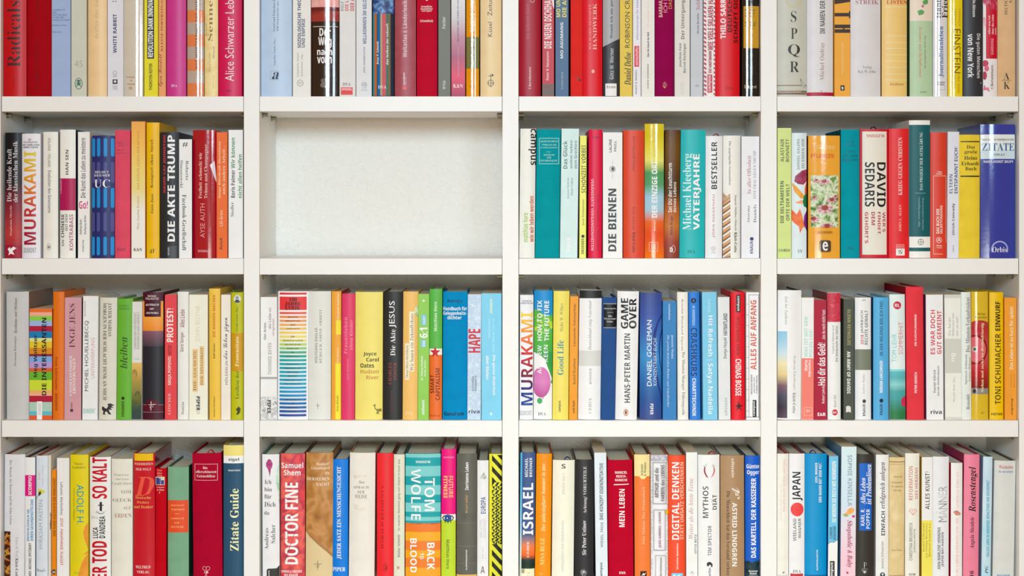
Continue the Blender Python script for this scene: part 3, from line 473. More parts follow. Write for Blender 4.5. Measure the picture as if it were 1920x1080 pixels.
B('dark plum book with sunset picture', 148, 303, 112, '#4c1c2e', 'r', -1, 'x q 0 148,178,303,402 #f09c3e>#f2a448>#e88a34', 'x q 0 148,402,303,518 #86586a>#6a4c58>#453c46', 'x q 0 148,518,303,1020 #2b2b31', 'l q 0 160,172,284,296 #4a1828', 'a N H 188,133,250,148 #e0d0d0 NINO', 'a N H 172,152,268,168 #e0d0d0 FILASTO', 't K H 168,198,273,213 #f4ecec ALPTRAUM', 't K H 200,230,237,243 #f4ecec MIT', 't K H 175,260,267,274 #f4ecec SIGNORA', 'b q 0 148,958,303,1010 #5a1a2a', 'b q 0 176,920,264,985 #5a1a2a', 'b q 0 148,955,180,958 #b08a90', 'b q 0 262,955,303,958 #b08a90', 'b q 0 148,1010,303,1013 #b08a90', 'p g 0 212,930;216,930;214,1000;211,1000 #f4eef0', 'p g 0 194,955;250,950;250,953;194,958 #f4eef0', 'p g 0 204,968;209,968;206,985 #f4eef0', 'p g 0 232,940;226,975;223,975 #f4eef0')
B('coral red book, white block upward title', 315, 407, 130, '#e2484e', 'f', 0, 't X U 330,232,380,485 #f9e4e0 PROTEST!', 'a B U 340,590,368,808 #f9dcd8 SRDJA POPOVIC', 'a B U 340,508,351,582 #8a1a24 UND MATTHEW', 'a B U 354,512,366,582 #8a1a24 MILLER', 'p R U 340,870,360,1030 #f4c0bc S.FISCHER', s='#4a1018')
B('white book, plum-coloured condensed lettering', 410, 494, 108, '#eaeae5', 'r', 0, 'a N U 430,410,465,558 #8a3a50 Gerti Senger', 't N U 430,240,465,375 #8a3a50 Alles Liebe', 'p R U 440,932,460,1028 #6a2a3a Deuticke')
B('cream paperback with tan paper-strip title', 497, 639, 130, '#f2eedb', 'f', 0, 'a T U 545,215,590,483 #d2d4be JOHN BOYNE', 'l q 0 524,538,565,858 #e9cb96', 'l q 0 577,515,612,812 #e9cb96', 't R U 530,772,552,850 #9a6a30 DIE', 't R U 530,548,552,750 #9a6a30 GESCHICHTE', 't R U 583,740,603,806 #9a6a30 DER', 't R U 583,525,603,722 #9a6a30 EINSAMKEIT', 'p X D 553,893,580,1000 #222 PIPER', 'p O 0 556,1004,578,1024 #222')
B('tall warm yellow book, small orange title', 649, 734, 85, '#f2c34c', 'r', -3, 't B U 675,130,695,448 #d0662a DIE MARKEN-MACHER', 'a B U 679,493,693,607 #5a3a1a Ralf Höcker', 'p N U 680,895,692,1045 #5a4020 Deutscher Taschenbuch')
B('cream-pink book, blue handwriting-like title', 737, 810, 130, '#f1e6d9', 'f', 0, 't N U 765,627,788,805 #777 HÖLDERLIN', 'a Q U 753,302,800,615 #2a3a5a das Leben zögen')
B('olive-lime book with round portrait at top', 813, 904, 113, '#bcbc1a', 'r', 0, 'b q 0 812,418,906,705 #ca961e', 'x o 0 832,132,886,194 #dcdcdc', 'x o 0 845,140,872,168 #5a5a5a/#c8c8c8', 'x g 0 838,186;848,168;870,168;882,184;860,193 #4a4a4a', 't W U 843,443,870,668 #f6e8a8 Frauenzitate', 't R U 845,700,873,912 #5a6010 Lexikon der', 'a R U 848,220,868,405 #5a6010 Ursula Scheu (Hg.)', 'p g 0 850,990;870,968;884,985;880,1015;865,1030;850,1028;862,1010 #3a4010', ribbon=(810, '#4a9a3a'))

# ================================================================ third shelf, centre-left bay
cell(2, 1); at(480, 520, 4)
B('white paperback with pencil sketch at foot', 33, 158, 148, '#ededeb', 'f', 0, 't B U 57,337,78,470 #5a5a5a Vier Arten,', 't N U 93,230,113,385 #8a6070 die Liebe zu', 't N U 125,310,142,440 #b07080 vergessen', 'a N U 90,490,117,728 #a4a49c THOMMIE BAYER', 'b q 0 33,745,158,765 #dcdcdc>#888>#dcdcdc', 'x q 0 33,895,158,1075 #ededeb/#b8b8b8/#ededeb/#a0a0a0', 'p X D 84,920,112,1022 #1c1c1c PIPER')
jv = ['#e8604c', '#ee8a52', '#ee9a52', '#f0ae58', '#f2c05c', '#f4d060', '#f2da60', '#e6e060', '#b8d468', '#90c870', '#40b088', '#20a894', '#10a8a4', '#18a8b0', '#1aa4b6', '#1aa4bc', '#1ca4c0', '#1ea4c4', '#20a4c8', '#1e9cc8', '#1e98c8', '#1c8cc4', '#1e80bc', '#2272b4', '#2866ac', '#2e5aa4', '#3452a0']
jt = ['', 'DEUTSCHE', 'GEDICHTE AUS', 'ZEHN', 'JAHRZEHNTEN', '', 'DER', 'DEFINITIVE KANON', 'DER DEUTSCHEN', 'POESIE DES', '20.', 'JAHRHUNDERTS', '', 'AUSGESUCHT,', 'VORGELEGT UND', 'MIT EINEM', 'NACHWORT', 'BEGRÜNDET VON', 'AXEL MARQUARDT', '', '', '', 'EIN HAUSBUCH', 'IM', 'HAFFMANS', 'VERLAG', '']
J = []
for i in range(27):
    y = 260 + i * 29.45
    J.append('b q 0 175,%.1f,376,%.1f %s' % (y, y + 16, jv[i]))
    if jt[i]:
        hwid = len(jt[i]) * 4.6
        J.append('t B H %.0f,%.1f,%.0f,%.1f #3a3c34 %s' % (276 - hwid, y + 3, 276 + hwid, y + 14, jt[i]))
B('thick white book ruled with rainbow bars', 160, 390, 105, '#f4f4f4', 'r', 3, 'b q 0 175,115,378,130 #d8343c', 'b q 0 175,145,378,245 #e33c3e', *J, 't W H 250,152,308,178 #2a0c0c 100', 't W H 218,183,335,210 #2a0c0c JAHRE', 't W H 220,213,332,241 #2a0c0c LYRIK')
B('pale grey-green hardcover, grey two-line title', 392, 560, 105, '#e0e1da', 'r', 2, 'a N U 441,378,461,645 #808078 WOLFGANG ENGLER', 't R U 471,240,496,645 #808078 BÜRGER, OHNE ARBEIT', 'p q 0 461,943,464,986 #70706a', 'p q 0 450,960,478,963 #70706a')
B('orange paperback with bright yellow panels', 564, 638, 105, '#f6a53c', 'r', 2, 'b q 0 600,322,638,430 #f8dc34', 'b q 0 596,645,635,1080 #f8e034', 't N U 608,120,623,315 #fbe4b4 Elisabeth Badinter', 'a N U 605,525,620,640 #fbe4b4 Die Mutter', 'p R U 602,885,618,1005 #6a5a20 Fischer-Bibliothek', s='#b03a3a')
B('hot pink paperback, light pink title', 638, 738, 123, '#de3e6a', 'r', 6, 't N U 658,300,686,570 #f88ca2 Frauenleben', 't N U 702,318,726,545 #f88ca2 ohne Kinder', 'a N U 680,610,695,770 #f07a90 Susie Reinhardt')
B('thick soft yellow hardcover, right-aligned title', 741, 948, 110, '#f0de76', 'r', 3, 'a B H 805,560,903,595 #242424 Joyce', 'a B H 827,602,920,632 #242424 Carol', 'a B H 782,645,885,678 #242424 Oates', 't B H 783,690,920,722 #c0903a Hudson', 't B H 827,735,920,765 #c0903a River', 'p g 0 875,965;890,950;898,955;893,975;905,990;938,985;943,1005;915,1010;925,1024;900,1024;908,1005;890,985;885,965 #8a8240')
at(710, 520, 4)
B('charcoal black hardcover, white and rust lettering', 31, 174, 107, '#2f2f30', 'r', 8, 't R U 88,390,125,588 #f0eeea Die Akte', 't S U 78,177,133,378 #f4f2ee JESUS', 'a R U 73,640,97,802 #a04a44 CHARLES', 'a R U 112,640,134,768 #a04a44 FOSTER', 'p R U 92,850,103,1010 #7a3a38 PATTLOCH')
B('apricot hardcover with tilted paper label', 178, 292, 107, '#f6be6c', 'r', 6, 'x g 0 295,210;272,230;268,265;280,285;296,300 #8ab050/#f4f0dc', 'l q 0 230,258,266,705 #f8e9cd', 'l q 0 197,495,228,768 #f8e9cd', 't R U 235,270,262,700 #8a5a30 Wir bauen ein Zukunftshaus', 'a R U 203,512,221,753 #8a5a30 Oona Horx-Strathern', 'p R H 200,1008,255,1030 #fbe2b4 DVA')
B('slim grass green paperback, blue stickers', 293, 377, 125, '#8fcb53', 'f', 4, 's q 0 320,280,357,360 #7ac0dc', 's q 0 318,468,355,524 #7ac0dc', 's B U 329,290,350,350 #f2f8fa DIÄT', 's B U 329,474,348,518 #f2f8fa DIE', 't X U 308,378,368,455 #fafafa 6:1', 'a B U 316,590,332,772 #f0f8e4 Dr. Thilmo Friedrich', 'a B U 341,620,356,742 #f0f8e4 Nadja Nollau', 'p B U 320,920,344,1030 #f4faf0 südwest', 'p g 0 338,162;342,172;350,176;342,180;338,190;334,180;326,176;334,172 #f8fcf4')
star = ';'.join('%.0f,%.0f' % (424 + (42 if k % 2 == 0 else 17) * math.sin(k * math.pi / 5), 562 - (46 if k % 2 == 0 else 18) * math.cos(k * math.pi / 5)) for k in range(10))
B('green-over-orange hardcover with red star', 379, 474, 88, '#5ab24a', 'r', 3, 'b q 0 376,535,476,582 #eeeade', 'b q 0 376,582,476,1080 #e66c2c', 'x g 0 %s #c01828' % star, 'a B U 413,182,437,402 #d4f2c4 Matthias Horx', 't N U 387,732,417,870 #4a160e SMART', 't N U 427,682,458,920 #4a160e CAPITALISM', 'p R H 386,1030,456,1043 #7a3418 Eichborn', s='#3a7a34')
B('thick mid-blue cloth book, white stacked heading', 477, 663, 108, '#168cc4', 'c', 5, 'a B H 517,165,623,194 #0a1a30 Röhrig’s', 't B H 483,220,662,248 #f4f8fa Handbuch für', 't B H 483,255,660,290 #f4f8fa Gelegenheits-', 't B H 515,288,622,315 #f4f8fa dichter', 'p B H 490,1008,638,1038 #0a1a30 Gondrom', s='#0e5a80')
B('pale blue floral-patterned book, red upright name', 664, 767, 127, '#d1e1f1/#b8cee6/#d6e4f2', 'f', 4, 't X U 673,387,763,565 #c82838 HAPE', 'a N U 698,740,714,852 #555 ALEXANDRA', 'a N U 720,740,736,852 #555 REINWARTH', 'p B H 675,990,757,1020 #334 riva')
B('sky blue paperback, white downward lettering', 770, 923, 120, '#80ceec', 'f', 0, 'p B D 834,160,858,270 #f8f4c8 südwest', 'a N D 850,308,870,560 #b6e6f6 Dr. oec. troph. Julia', 'a N D 822,308,840,455 #b6e6f6 Yvonne Frantz', 't B D 850,583,876,885 #fafcfc Die ganze Wahrheit', 't B D 805,588,829,765 #fafcfc über Gluten', 'p g 0 843,1008;848,1020;858,1024;848,1028;843,1040;838,1028;828,1024;838,1020 #fafcfc', s='#2a90b8')

# ================================================================ third shelf, centre-right bay
cell(2, 2); at(960, 520, 4)
B('white book, tall rainbow-gradient name', 56, 158, 132, '#ebebef', 'r', 4, 't B H 75,172,146,183 #444 VON BEFUR', 't B H 66,188,156,200 #444 SCHRIFTSTELLER', 'a B U 68,262,156,960 #f0d850>#f0a838>#e87838>#d03838>#a82840>#6a2040>#2a3a8a>#2a4a9a MURAKAMI', 'p N H 58,1000,147,1035 #a8a8ac DUMONT')
B('blue and green swirled book, pink sphere', 161, 301, 100, '#1a8cd2>#1c90c8>#58b440>#48a848>#3ea04c>#3a9a50>#3a9a50', 'r', 6, 'x g 0 158,240;200,250;260,300;310,280;310,380;240,420;158,400 #7cc430/#4aa844/#c8e040', 'x g 0 158,560;240,600;300,760;290,790;310,800;310,1090;158,1090 #f2f4f2', 'x g 0 158,560;220,590;280,650;300,700;304,560 #3a9a50', 'x o 0 148,672,290,902 #cf70b0>#d880bc>#b84a90', 'x o 0 188,904,228,948 #4aaa62', 'x o 0 228,900,238,912 #cf70b0', 't B U 190,172,224,475 #fafafa HOW TO FIX', 't B U 243,175,279,477 #fafafa THE FUTURE', 'a N U 190,510,221,722 #f2f6f2 ANDREW', 'a N U 238,507,269,633 #f2f6f2 KEEN', 'p R H 195,1012,253,1037 #333 DVA')
B('soft yellow book, teal bold two-word title', 303, 423, 103, '#f4de68', 'r', 9, 't W U 340,472,387,732 #3a8a9a Good Life', 'a R U 358,195,383,410 #888a50 Malte W. Wilkes', 'p B U 350,927,371,1008 #333 campus')
B('slim orange book, brown serif lettering', 426, 491, 143, '#f79c1a', 'f', 9, 't W U 459,198,481,518 #5a2a08 Literarische Seitensprünge', 'a R U 457,608,476,803 #5a2a08 Rudolf Hautfurm', 'p B U 453,925,471,1020 #3a1c08 orell füssli')
B('white book capped with black, grey mid band', 495, 664, 95, '#f1f1f1', 'r', 12, 'b q 0 490,80,690,157 #2a2a2b', 'b q 0 490,550,690,665 #d5d6d2', 't I U 573,175,602,545 #8e8e8e Deutschland einig Vaterland', 'a R U 575,682,597,802 #8e8e8e RÖDDER', 'p R U 575,905,595,1020 #8e8e8e C.H.BECK', e='#5a1a1c')
B('navy cloth book with black gilt label', 667, 773, 150, '#31558f', 'c', 12, 'l q 0 688,196,786,200 #c8b880', 'l q 0 688,204,786,372 #1b1b1f', 'l q 0 688,376,786,380 #c8b880', 'l R H 691,228,781,242 #e8e8e8 Manès Sperber', 'l q 0 715,262,760,264 #c8c8c8', 'l R H 722,284,750,298 #e8e8e8 Die', 'l R H 690,304,782,319 #e8e8e8 Wassersauger', 'l R H 712,324,758,338 #e8e8e8 Götter')
B('white hardcover, cracked black two-word title', 774, 937, 105, '#efeef1', 'r', 18, 't X U 817,157,872,385 #333/#1c1c1c/#555 GAME', 't X U 877,157,934,385 #333/#1c1c1c/#555 OVER', 'a B U 842,422,886,940 #4a4a4e HANS-PETER MARTIN', 'p o 0 836,988,873,1040 #e07838', 'p o 0 842,996,867,1032 #efeef1', 'p o 0 847,998,862,1028 #5a4038')
at(1195, 520, 4)
B('deep blue hardcover with sweeping arcs', 19, 183, 115, '#3c4c8c>#3c54a0>#3c6cb4>#3c8cc8>#2f70b0>#2a5698>#3c4c8c', 'r', 3, 'x g 0 186,270;150,330;118,420;108,540;120,660;150,800;186,940;186,880;160,780;140,660;132,540;140,430;160,340;186,300 #2c3c84', 'x g 0 186,380;168,450;160,540;168,640;186,720;186,700;175,630;170,540;176,460;186,420 #2c3c84', 't S U 72,320,108,815 #f0f4fa DANIEL GOLEMAN', 't S U 120,455,146,812 #c8daf0 KONZENTRIERT EUCH!', 'p B D 96,948,120,1030 #f4f6fa PIPER')
B('short mid-blue book, pale downward lettering', 190, 294, 178, '#2d7cbc', 'f', 0, 'p B D 234,200,248,320 #c8d8e8 manhattan', 'a N D 252,432,271,610 #d0e0f0 Jeannie Thebe', 't I D 219,432,240,975 #bcd0e8 Die großen deutschen Dichter und Schriftsteller')
B('cream white book, dense grey downward title', 303, 384, 110, '#eeebe3', 'r', -4, 'a R D 326,165,346,550 #6a6a6a Rowohlt Blanchard Zigarmi', 't R D 330,560,357,1035 #444 Der Minuten-Manager: Führungsstile', e='#8a7a5a')
B('royal blue book with black disc on top', 394, 475, 110, '#2d7cd4', 'r', -10, 'x o 0 402,155,441,195 #14181e', 'x g 0 412,175;428,163;428,187 #2d7cd4', 'a N D 413,215,432,358 #b8d8f8 M. HOHNSPEICH', 't N D 402,378,447,740 #0f2a58 CRASHKURS', 't B D 412,757,440,1042 #f0f6fc CHARTTECHNIK', e='#e8e0d0')
B('light sky-blue book, long thin white title', 492, 603, 110, '#7cc7e6', 'f', -8, 'p N D 530,160,548,260 #b4e0f2 PLASSEN', 't N D 520,287,568,1025 #f6fafc Hit Refresh | Satya Nadella')
B('light grey-white book, condensed black name', 609, 700, 148, '#dfe2e2', 'f', -8, 'a N U 645,452,676,607 #3a3a3a Dunja Hayali', 't B U 645,270,675,435 #333 HAYMATLAND', 'p N U 652,905,675,1038 #a4a4a4 ullstein')
B('scarlet book with black star-like emblem', 706, 808, 110, '#e21c2c', 'r', -3, 'p q 0 740,130,773,262 #3a2a2c', 'p B D 746,140,765,252 #f4f0f0 campus', 'a N D 742,295,768,582 #8a1a24 WOLFGANG HIRN', 't B D 736,612,780,888 #f8f0f0 CHINAS BOSSE', 'x g 0 760,925;768,955;795,965;768,972;790,1005;762,980;740,1005;752,975;733,965;753,957 #3a1a1c')
mp = ['b q 0 835,130,912,133 #444', 'b q 0 835,130,838,1050 #444', 'b q 0 908,130,911,1050 #444', 'b q 0 816,1046,915,1050 #444'] + ['b q 0 818,%d,838,%d #9a9a9a' % (y, y + 3) for y in range(200, 1040, 80)]
B('white book with map-like line frame', 816, 915, 112, '#f2f1f0', 'f', -1, *mp, 't B U 848,172,893,692 #d06048 ALLES AUF ANFANG', 'a N U 850,730,862,875 #444 NICOLAUS HEINEN', 'a N U 872,750,883,868 #444 JAN MALLIEN', 'a N U 890,735,901,870 #444 FLORIAN TONCAR', 'p q 0 865,920,893,1045 #1c1c1c', 'p B U 869,928,886,1038 #f4f4f4 campus')

# ================================================================ third shelf, far-right bay
cell(2, 3); at(1440, 520, 4)
B('white hardcover with tall sky-and-hills picture', 72, 249, 97, '#f2f2f2', 'r', 5, 't R D 127,142,149,355 #999 Zeit der Zauberer', 'a R D 188,585,208,848 #999 Wolfram Eilenberger', 'p W D 186,865,208,1018 #777 Klett-Cotta', 'x q 0 70,405,144,1056 #8cc4df>#a4cce2>#c8dce4>#e8dcb0>#e0c890>#7a5a6a>#4a4a5a>#3a3040>#5a4454', e='#3c3c3c')
B('white-over-coral paperback, mint title', 250, 343, 152, '#f2f0ee', 'f', 2, 'b q 0 246,607,346,1090 #ff7e70', 't B U 272,297,298,597 #a8d8c8 WAS IST MIT DEN', 't B U 309,390,334,597 #a8d8c8 POLEN LOS?', 'a B U 273,620,296,700 #faf6f4 Marta', 'a B U 301,620,323,745 #faf6f4 Kijowska', 'p L 0 270,975,330,1037 #ffd0c8', 'p N H 285,990,316,1010 #ffe4e0 dtv')
B('crimson paperback, white condensed slogan', 345, 442, 170, '#ac1037', 'f', -2, 't B U 372,490,430,810 #f8ecee Hol dir das Geld!', 't N U 403,243,429,475 #f4dce0 ...das du noch nicht hast', 'a N U 403,815,430,945 #f4dce0 Robert Jakob', 'p X H 372,1015,432,1040 #f8ecee E&R')
B('white book with red cloth-textured top', 448, 548, 115, '#eeedea', 'r', -2, 'x q 0 440,100,556,335 #cc3e50/#c43248/#d8586a', 'a N U 481,360,496,570 #888 Friedrich Wilhelm Graf', 't N U 505,362,524,632 #666 Die Wiederkehr der Götter', 'p N U 492,883,511,973 #999 Band 465', 'p o 0 480,990,523,1036 #c82a3c', 'p B H 485,1005,517,1021 #f4e8e8 DDC', s='#8e2434')
B('moss-black book, gold name, white downward title', 567, 646, 162, '#4b5147', 'f', 0, 'a B D 595,240,620,508 #a8a060 GLENN REYNOLDS', 't X D 592,555,618,872 #eaeae4 AN ARMY OF DAVIDS', 'b q 0 567,526,646,529 #2e322c', 'p g 0 585,970;600,962;620,970;622,1015;605,1008;585,1014 #dcdcd4')
B('white book with olive-grey block, red year', 656, 776, 152, '#f3f1f1', 'r', -1, 't B U 695,430,718,503 #c05050 2018', 't N U 695,250,718,420 #555 JAHRBUCH', 't N U 725,248,749,505 #555 RECHTE GEWALT', 'b q 0 650,540,782,695 #7c8272', 'a I U 708,725,729,880 #b0b0b0 Andrea Röpke', 'p B U 710,950,731,1040 #444 KNAUR', 'p o 0 708,915,735,943 #444', 'a N H 706,166,730,176 #555 2018')
B('sky-blue book, navy and white one-line title', 792, 907, 150, '#57aee0', 'r', 0, 't N U 838,180,862,588 #1a3a5a IN DER WILDNIS BIN ICH FREI', 'a X U 838,625,860,865 #f2f8fc MIRIAM LANCEWOOD', 'p B U 838,950,860,1032 #1a2a3a KNAUR', 'p o 0 836,910,864,940 #1a2a3a', s='#24507a')
B('seaside paperback, turquoise water below pale sky', 918, 1035, 128, '#e0f1f1', 'r', -6, 'x q 0 912,700,1042,1085 #62bcc4>#58b0b8>#8cd0d0>#4ca4a4>#44a0a0>#3c8c78>#2f7a4a>#2f7a4a', 'x q 0 912,690,1042,706 #8cd8dc', 'x g 0 1038,890;1010,900;998,930;1005,960;1038,975 #d03058', 'a T U 930,423,964,635 #80c4bc TOM LIEHR', 't T U 978,335,1014,577 #dc7078 SOMMERHIT', 'x o 0 940,180,999,240 #c82848', 'x B H 952,198,988,222 #fae8ec RL')
at(1680, 520, 4)
B('tallest red book, tiny white upward lettering', 83, 215, 72, '#e6424c', 'c', -8, 't B U 136,278,154,515 #fae8e8 DIE FLÜCHTLINGSKRISE', 'a B U 139,712,158,867 #fae8e8 PETER MERSCH', s='#9c1c2a', d=.158)
B('white book, red two-line bold title', 228, 358, 130, '#eeeef0', 'f', -5, 't B U 259,245,293,577 #d04450 ES WAR DOCH', 't B U 307,250,341,575 #d04450 GUT GEMEINT', 'a N U 279,695,298,865 #555 Daniel Ullrich', 'a N U 309,665,324,888 #555 Sarah Diefenbach', 'p B H 260,993,343,1025 #333 riva', s='#8a3a6a')
B('ivory paperback with pale grey bands', 369, 494, 130, '#ededE5'.lower(), 'f', -7, 'b q 0 360,120,500,155 #d2d2ca', 'b q 0 362,460,500,718 #d0d0c7', 'b q 0 362,1048,500,1080 #d2d2ca', 't R U 392,298,410,440 #a6a6a2 Was hat der', 't R U 418,268,435,440 #a6a6a2 Holocaust mit', 't R U 448,295,466,440 #a6a6a2 mir zu tun?', 'a R U 428,742,444,937 #a6a6a2 Harald Roth (Hg.)', 'p B U 415,570,450,630 #f6f6f2 ng')
B('slim celadon-white book, dark serif upward title', 495, 568, 110, '#e4eae3', 'r', -6, 't R U 523,150,555,562 #556 Das Minuten-Verkaufstalent', 'a R U 515,578,537,803 #556 Spencer Johnson', 'a R U 546,600,563,778 #556 Larry Wilson', 'p R U 528,878,554,990 #556 Rowohlt', e='#4a4a3a')
B('golden book with red tin-lid picture', 570, 696, 108, '#dbb832', 'g', -2, 'x q 0 560,345,698,840 #b01c30>#c83a4a>#d04a58>#b8202c>#7a1820', 'x o 0 562,322,698,380 #b8343c', 'x O 0 500,430,690,655 #8c1424', 'x o 0 514,448,676,636 #dc6472', 'x o 0 574,518,612,562 #b8b4b4', 'x o 0 582,528,602,550 #3a3030', 'b q 0 560,832,698,876 #8e8e8c', 'p o 0 578,838,602,870 #2c2c2c', 'a R H 612,265,670,282 #5a4a10 Kiran', 'a R H 592,292,687,310 #5a4a10 Nagarkar', 't W U 636,343,662,860 #f9ebb8 Sieben mal sechs ist dreiundvierzig', 'p N H 638,1008,660,1024 #8a7420 A1')
B('strong yellow book, dark thin-and-bold title', 705, 809, 112, '#f2c314', 'r', -2, 'a N U 743,423,787,952 #3a2a08 TONI SCHUMACHER', 't X U 745,180,783,400 #3a2a08 EINWURF', 'p B H 717,1017,800,1035 #3a2a08 HEYNE')
B('orange paperback, cream upward title', 815, 919, 153, '#f49d32', 'f', -2, 't N U 850,217,887,690 #fdeacc Das Leben ist zu kurz für später', 'a N U 856,728,869,825 #c88030 Alexandra', 'a N U 878,728,891,825 #c88030 Reinwarth', 'p B U 862,910,879,1030 #5a2a10 mvgverlag')

# ================================================================ bottom shelf, far-left bay
cell(3, 0); at(0, 810, 8)
B('grey-white hardcover, dark painting at spine foot', 50, 357, 335, '#e1e1e5', 'r', 12, 't R D 138,422,180,1395 #5a5a5a Der Mensch, der Bonobo und die Zehn Gebote', 'a R D 233,1580,275,1880 #a8a8ac Frans de Waal', 'p W D 230,1895,272,2200 #333 Klett-Cotta', 'x q 0 40,1492,156,2290 #1a0c08/#5a2818/#201008/#b06030/#d0a040/#181008', e='#8a3e22')
B('slim white book with hot pink panel', 368, 524, 380, '#efefef', 'r', 2, 'b q 0 360,648,530,962 #de1a82', 'b X U 425,660,475,945 #faf0f4 SCORPIO', 't X U 397,1160,438,1635 #1a88c0 ENTSCHLÜSSELN SIE', 't X U 457,1010,498,1635 #1a88c0 IHREN GESUNDHEITSCODE', 'a B U 430,1665,470,2240 #333 DR. MED. MICHAEL SPITZBART', e='#5a2018', s='#1a5a90')
B('pale blue book with yellow flower', 535, 712, 355, '#dae4ee', 'r', 3, 'a R D 632,500,655,820 #c4b4bc Hellmut Lützner', 'a N D 580,600,600,720 #e0a8b0 MEHR', 'x g 0 600,905;560,880;575,855;605,870;600,848;640,870;680,890;660,905;682,915;645,915;620,935 #d9d24e', 'x g 0 585,895;610,890;618,925;600,950;575,960;572,925 #4a4820', 'x g 0 572,950;578,955;545,1000;537,1010;537,1000 #6a7a3a', 't T U 583,1020,640,1768 #9aa0a8 WIRKSAM FASTEN', 'p Q H 550,2050,680,2110 #555 Graefe', e='#b04a30')
B('very slim cream booklet between larger books', 722, 766, 348, '#e2dccf', 'f', 0, 'x g 0 752,1200;766,1230;766,1450;755,1480;750,1380;758,1300 #3a3a30')
B('short narrow orange paperback, numbered 26', 774, 842, 568, '#f08c14', 'f', 0, 't B U 797,690,833,1560 #7a3a08 EINE KURZE GESCHICHTE DER MENSCHHEIT', 'p o 0 775,2062,842,2136 #241810', 'p B H 785,2082,834,2118 #f4e8dc 26')
B('white paperback, red small-caps title', 850, 1035, 390, '#efefef', 'f', 2, 'x L 0 895,440,960,705 #e8d8c4', 'a N D 900,752,945,1245 #4a4a4a Lahusen, Markschies', 't B D 898,1290,944,2000 #c86a50 ZITAT, PARAPHRASE, PLAGIAT')
B('bright yellow hardcover, turquoise downward name', 1045, 1316, 340, '#e4d222', 'r', 4, 'x g 0 1330,1360;1270,1420;1246,1500;1256,1590;1300,1720;1330,1790 #eaa23a/#e88a2a', 'x g 0 1330,1780;1240,1850;1330,1830;1240,1930;1200,2040;1165,2180;1160,2290;1330,2290 #eaa23a/#e88a2a', 'a R H 1110,455,1245,495 #8a7a20 Thomas', 'a R H 1075,512,1283,550 #8a7a20 Sandkühler', 't S D 1150,790,1255,1385 #1a98a8 ADOLF H.', 'a R D 1088,845,1126,1325 #a89820 Lebensweg eines Diktators', 'p R H 1112,2095,1240,2125 #a0b030 Hanser', e='#c8ac14')
B('white hardcover, giant red block title', 1338, 1655, 375, '#eeedea', 'r', 0, 't X U 1378,382,1602,1000 #c8102c SO KALT', 'x q 0 1495,1050,1530,1185 #333', 'x q 0 1470,1092,1552,1106 #333', 'x g 0 1410,1205;1470,1175;1540,1190;1625,1165;1560,1215;1600,1230;1480,1235 #8a8a8a/#eeedea/#555', 'p R H 1362,1265,1472,1306 #a4a4a4 DVA', 'a B U 1388,1430,1472,1592 #242424 LUCA', 'a B U 1490,1262,1577,1592 #242424 D’ANDREA', 't X U 1376,1635,1602,2200 #c8102c ER TOD', e='#a41c34')
B('ivory hardcover, stacked russet serif title', 1665, 1982, 405, '#e6e5d7', 'r', 0, 'a I H 1700,622,1925,660 #a08a80 Francesco', 'a I H 1735,688,1925,722 #a08a80 und Luca', 'a I H 1678,752,1970,792 #a08a80 Cavalli-Sforza', 't R H 1812,875,1962,925 #8a7468 VOM', 't R H 1685,990,1968,1045 #8a7468 GLÜCK', 't R H 1845,1118,1962,1162 #b07868 AUF', 't R H 1718,1225,1968,1285 #b07868 ERDEN')
at(240, 810, 8)
B('red glossy hardcover, yellow band, huge D', 74, 396, 320, '#ca1a30', 'g', 1, 'b q 0 90,325,372,432 #f2c224', 't R H 90,462,372,498 #f6dcd0 WEISHEITEN', 't R H 112,542,345,578 #f6dcd0 DER WELT', 'x K H 100,672,388,960 #ea5c4a D', 't R H 108,965,343,1005 #f0b468 Deutsche', 't R H 130,1035,320,1074 #f0b468 Dichter', 't R H 82,1100,374,1146 #f0b468 und Denker', 'p R H 110,2005,333,2048 #f8ecec WELTBILD', 'p R H 130,2080,315,2120 #f8ecec VERLAG', s='#8c1424', e='#8c1424')
B('shorter red cloth book, small blue picture', 402, 570, 545, '#c20e22', 'c', 8, 'a R H 440,562,512,588 #ecb4a4 Peter', 'a R H 432,602,516,630 #ecb4a4 Alten-', 'a R H 442,638,512,668 #ecb4a4 berg', 'x q 0 412,672,548,797 #d8d4b8', 'x q 0 420,685,468,790 #3a3a8c', 'x g 0 470,700;490,690;486,790;470,790 #3a3a8c', 'x q 0 495,722,540,788 #3a3a8c', 't R H 425,818,546,838 #f4d8d0 Leutnant', 't R H 430,855,541,880 #f4d8d0 in Wien', 't N H 466,895,482,920 #f4d8d0 2')
B('sage green cloth book, orange title panel', 590, 906, 522, '#7fac8c', 'c', 0, 'l q 0 590,1025,898,1508 #e2522e', 'l R H 640,1090,848,1112 #f2c48c HOFFMANN-', 'l R H 650,1150,842,1176 #f2c48c HARNISCH', 'l q 0 705,1225,775,1230 #f2c48c', 'l R H 640,1285,835,1312 #f2c48c JAHRBUCH', 'l R H 697,1345,770,1376 #f2c48c FÜR', 'l R H 640,1410,835,1438 #f2c48c DEUTSCHE', s='#2c4c3c', e='#5a7a62')
B('crimson cloth hardcover, framed title, red ribbon', 975, 1415, 320, '#ad1432', 'c', -20, 'l L 0 996,480,1342,727 #e8bcbc', 'l W H 1122,520,1192,556 #f6e8e8 Die', 'l R H 1015,576,1322,616 #f6e8e8 allerschönsten', 'l R H 1030,640,1307,681 #f6e8e8 Geistesblitze', 'p O 0 1118,2015,1176,2075 #e8c8c8', 'p O 0 1172,2015,1230,2075 #e8c8c8', 'p g 0 1160,2060;1185,2060;1210,2110;1180,2130;1215,2190;1140,2190;1165,2130;1140,2110 #e8c8c8/#ad1432/#e8c8c8', ribbon=(1225, '#a81228'), s='#6a1024')
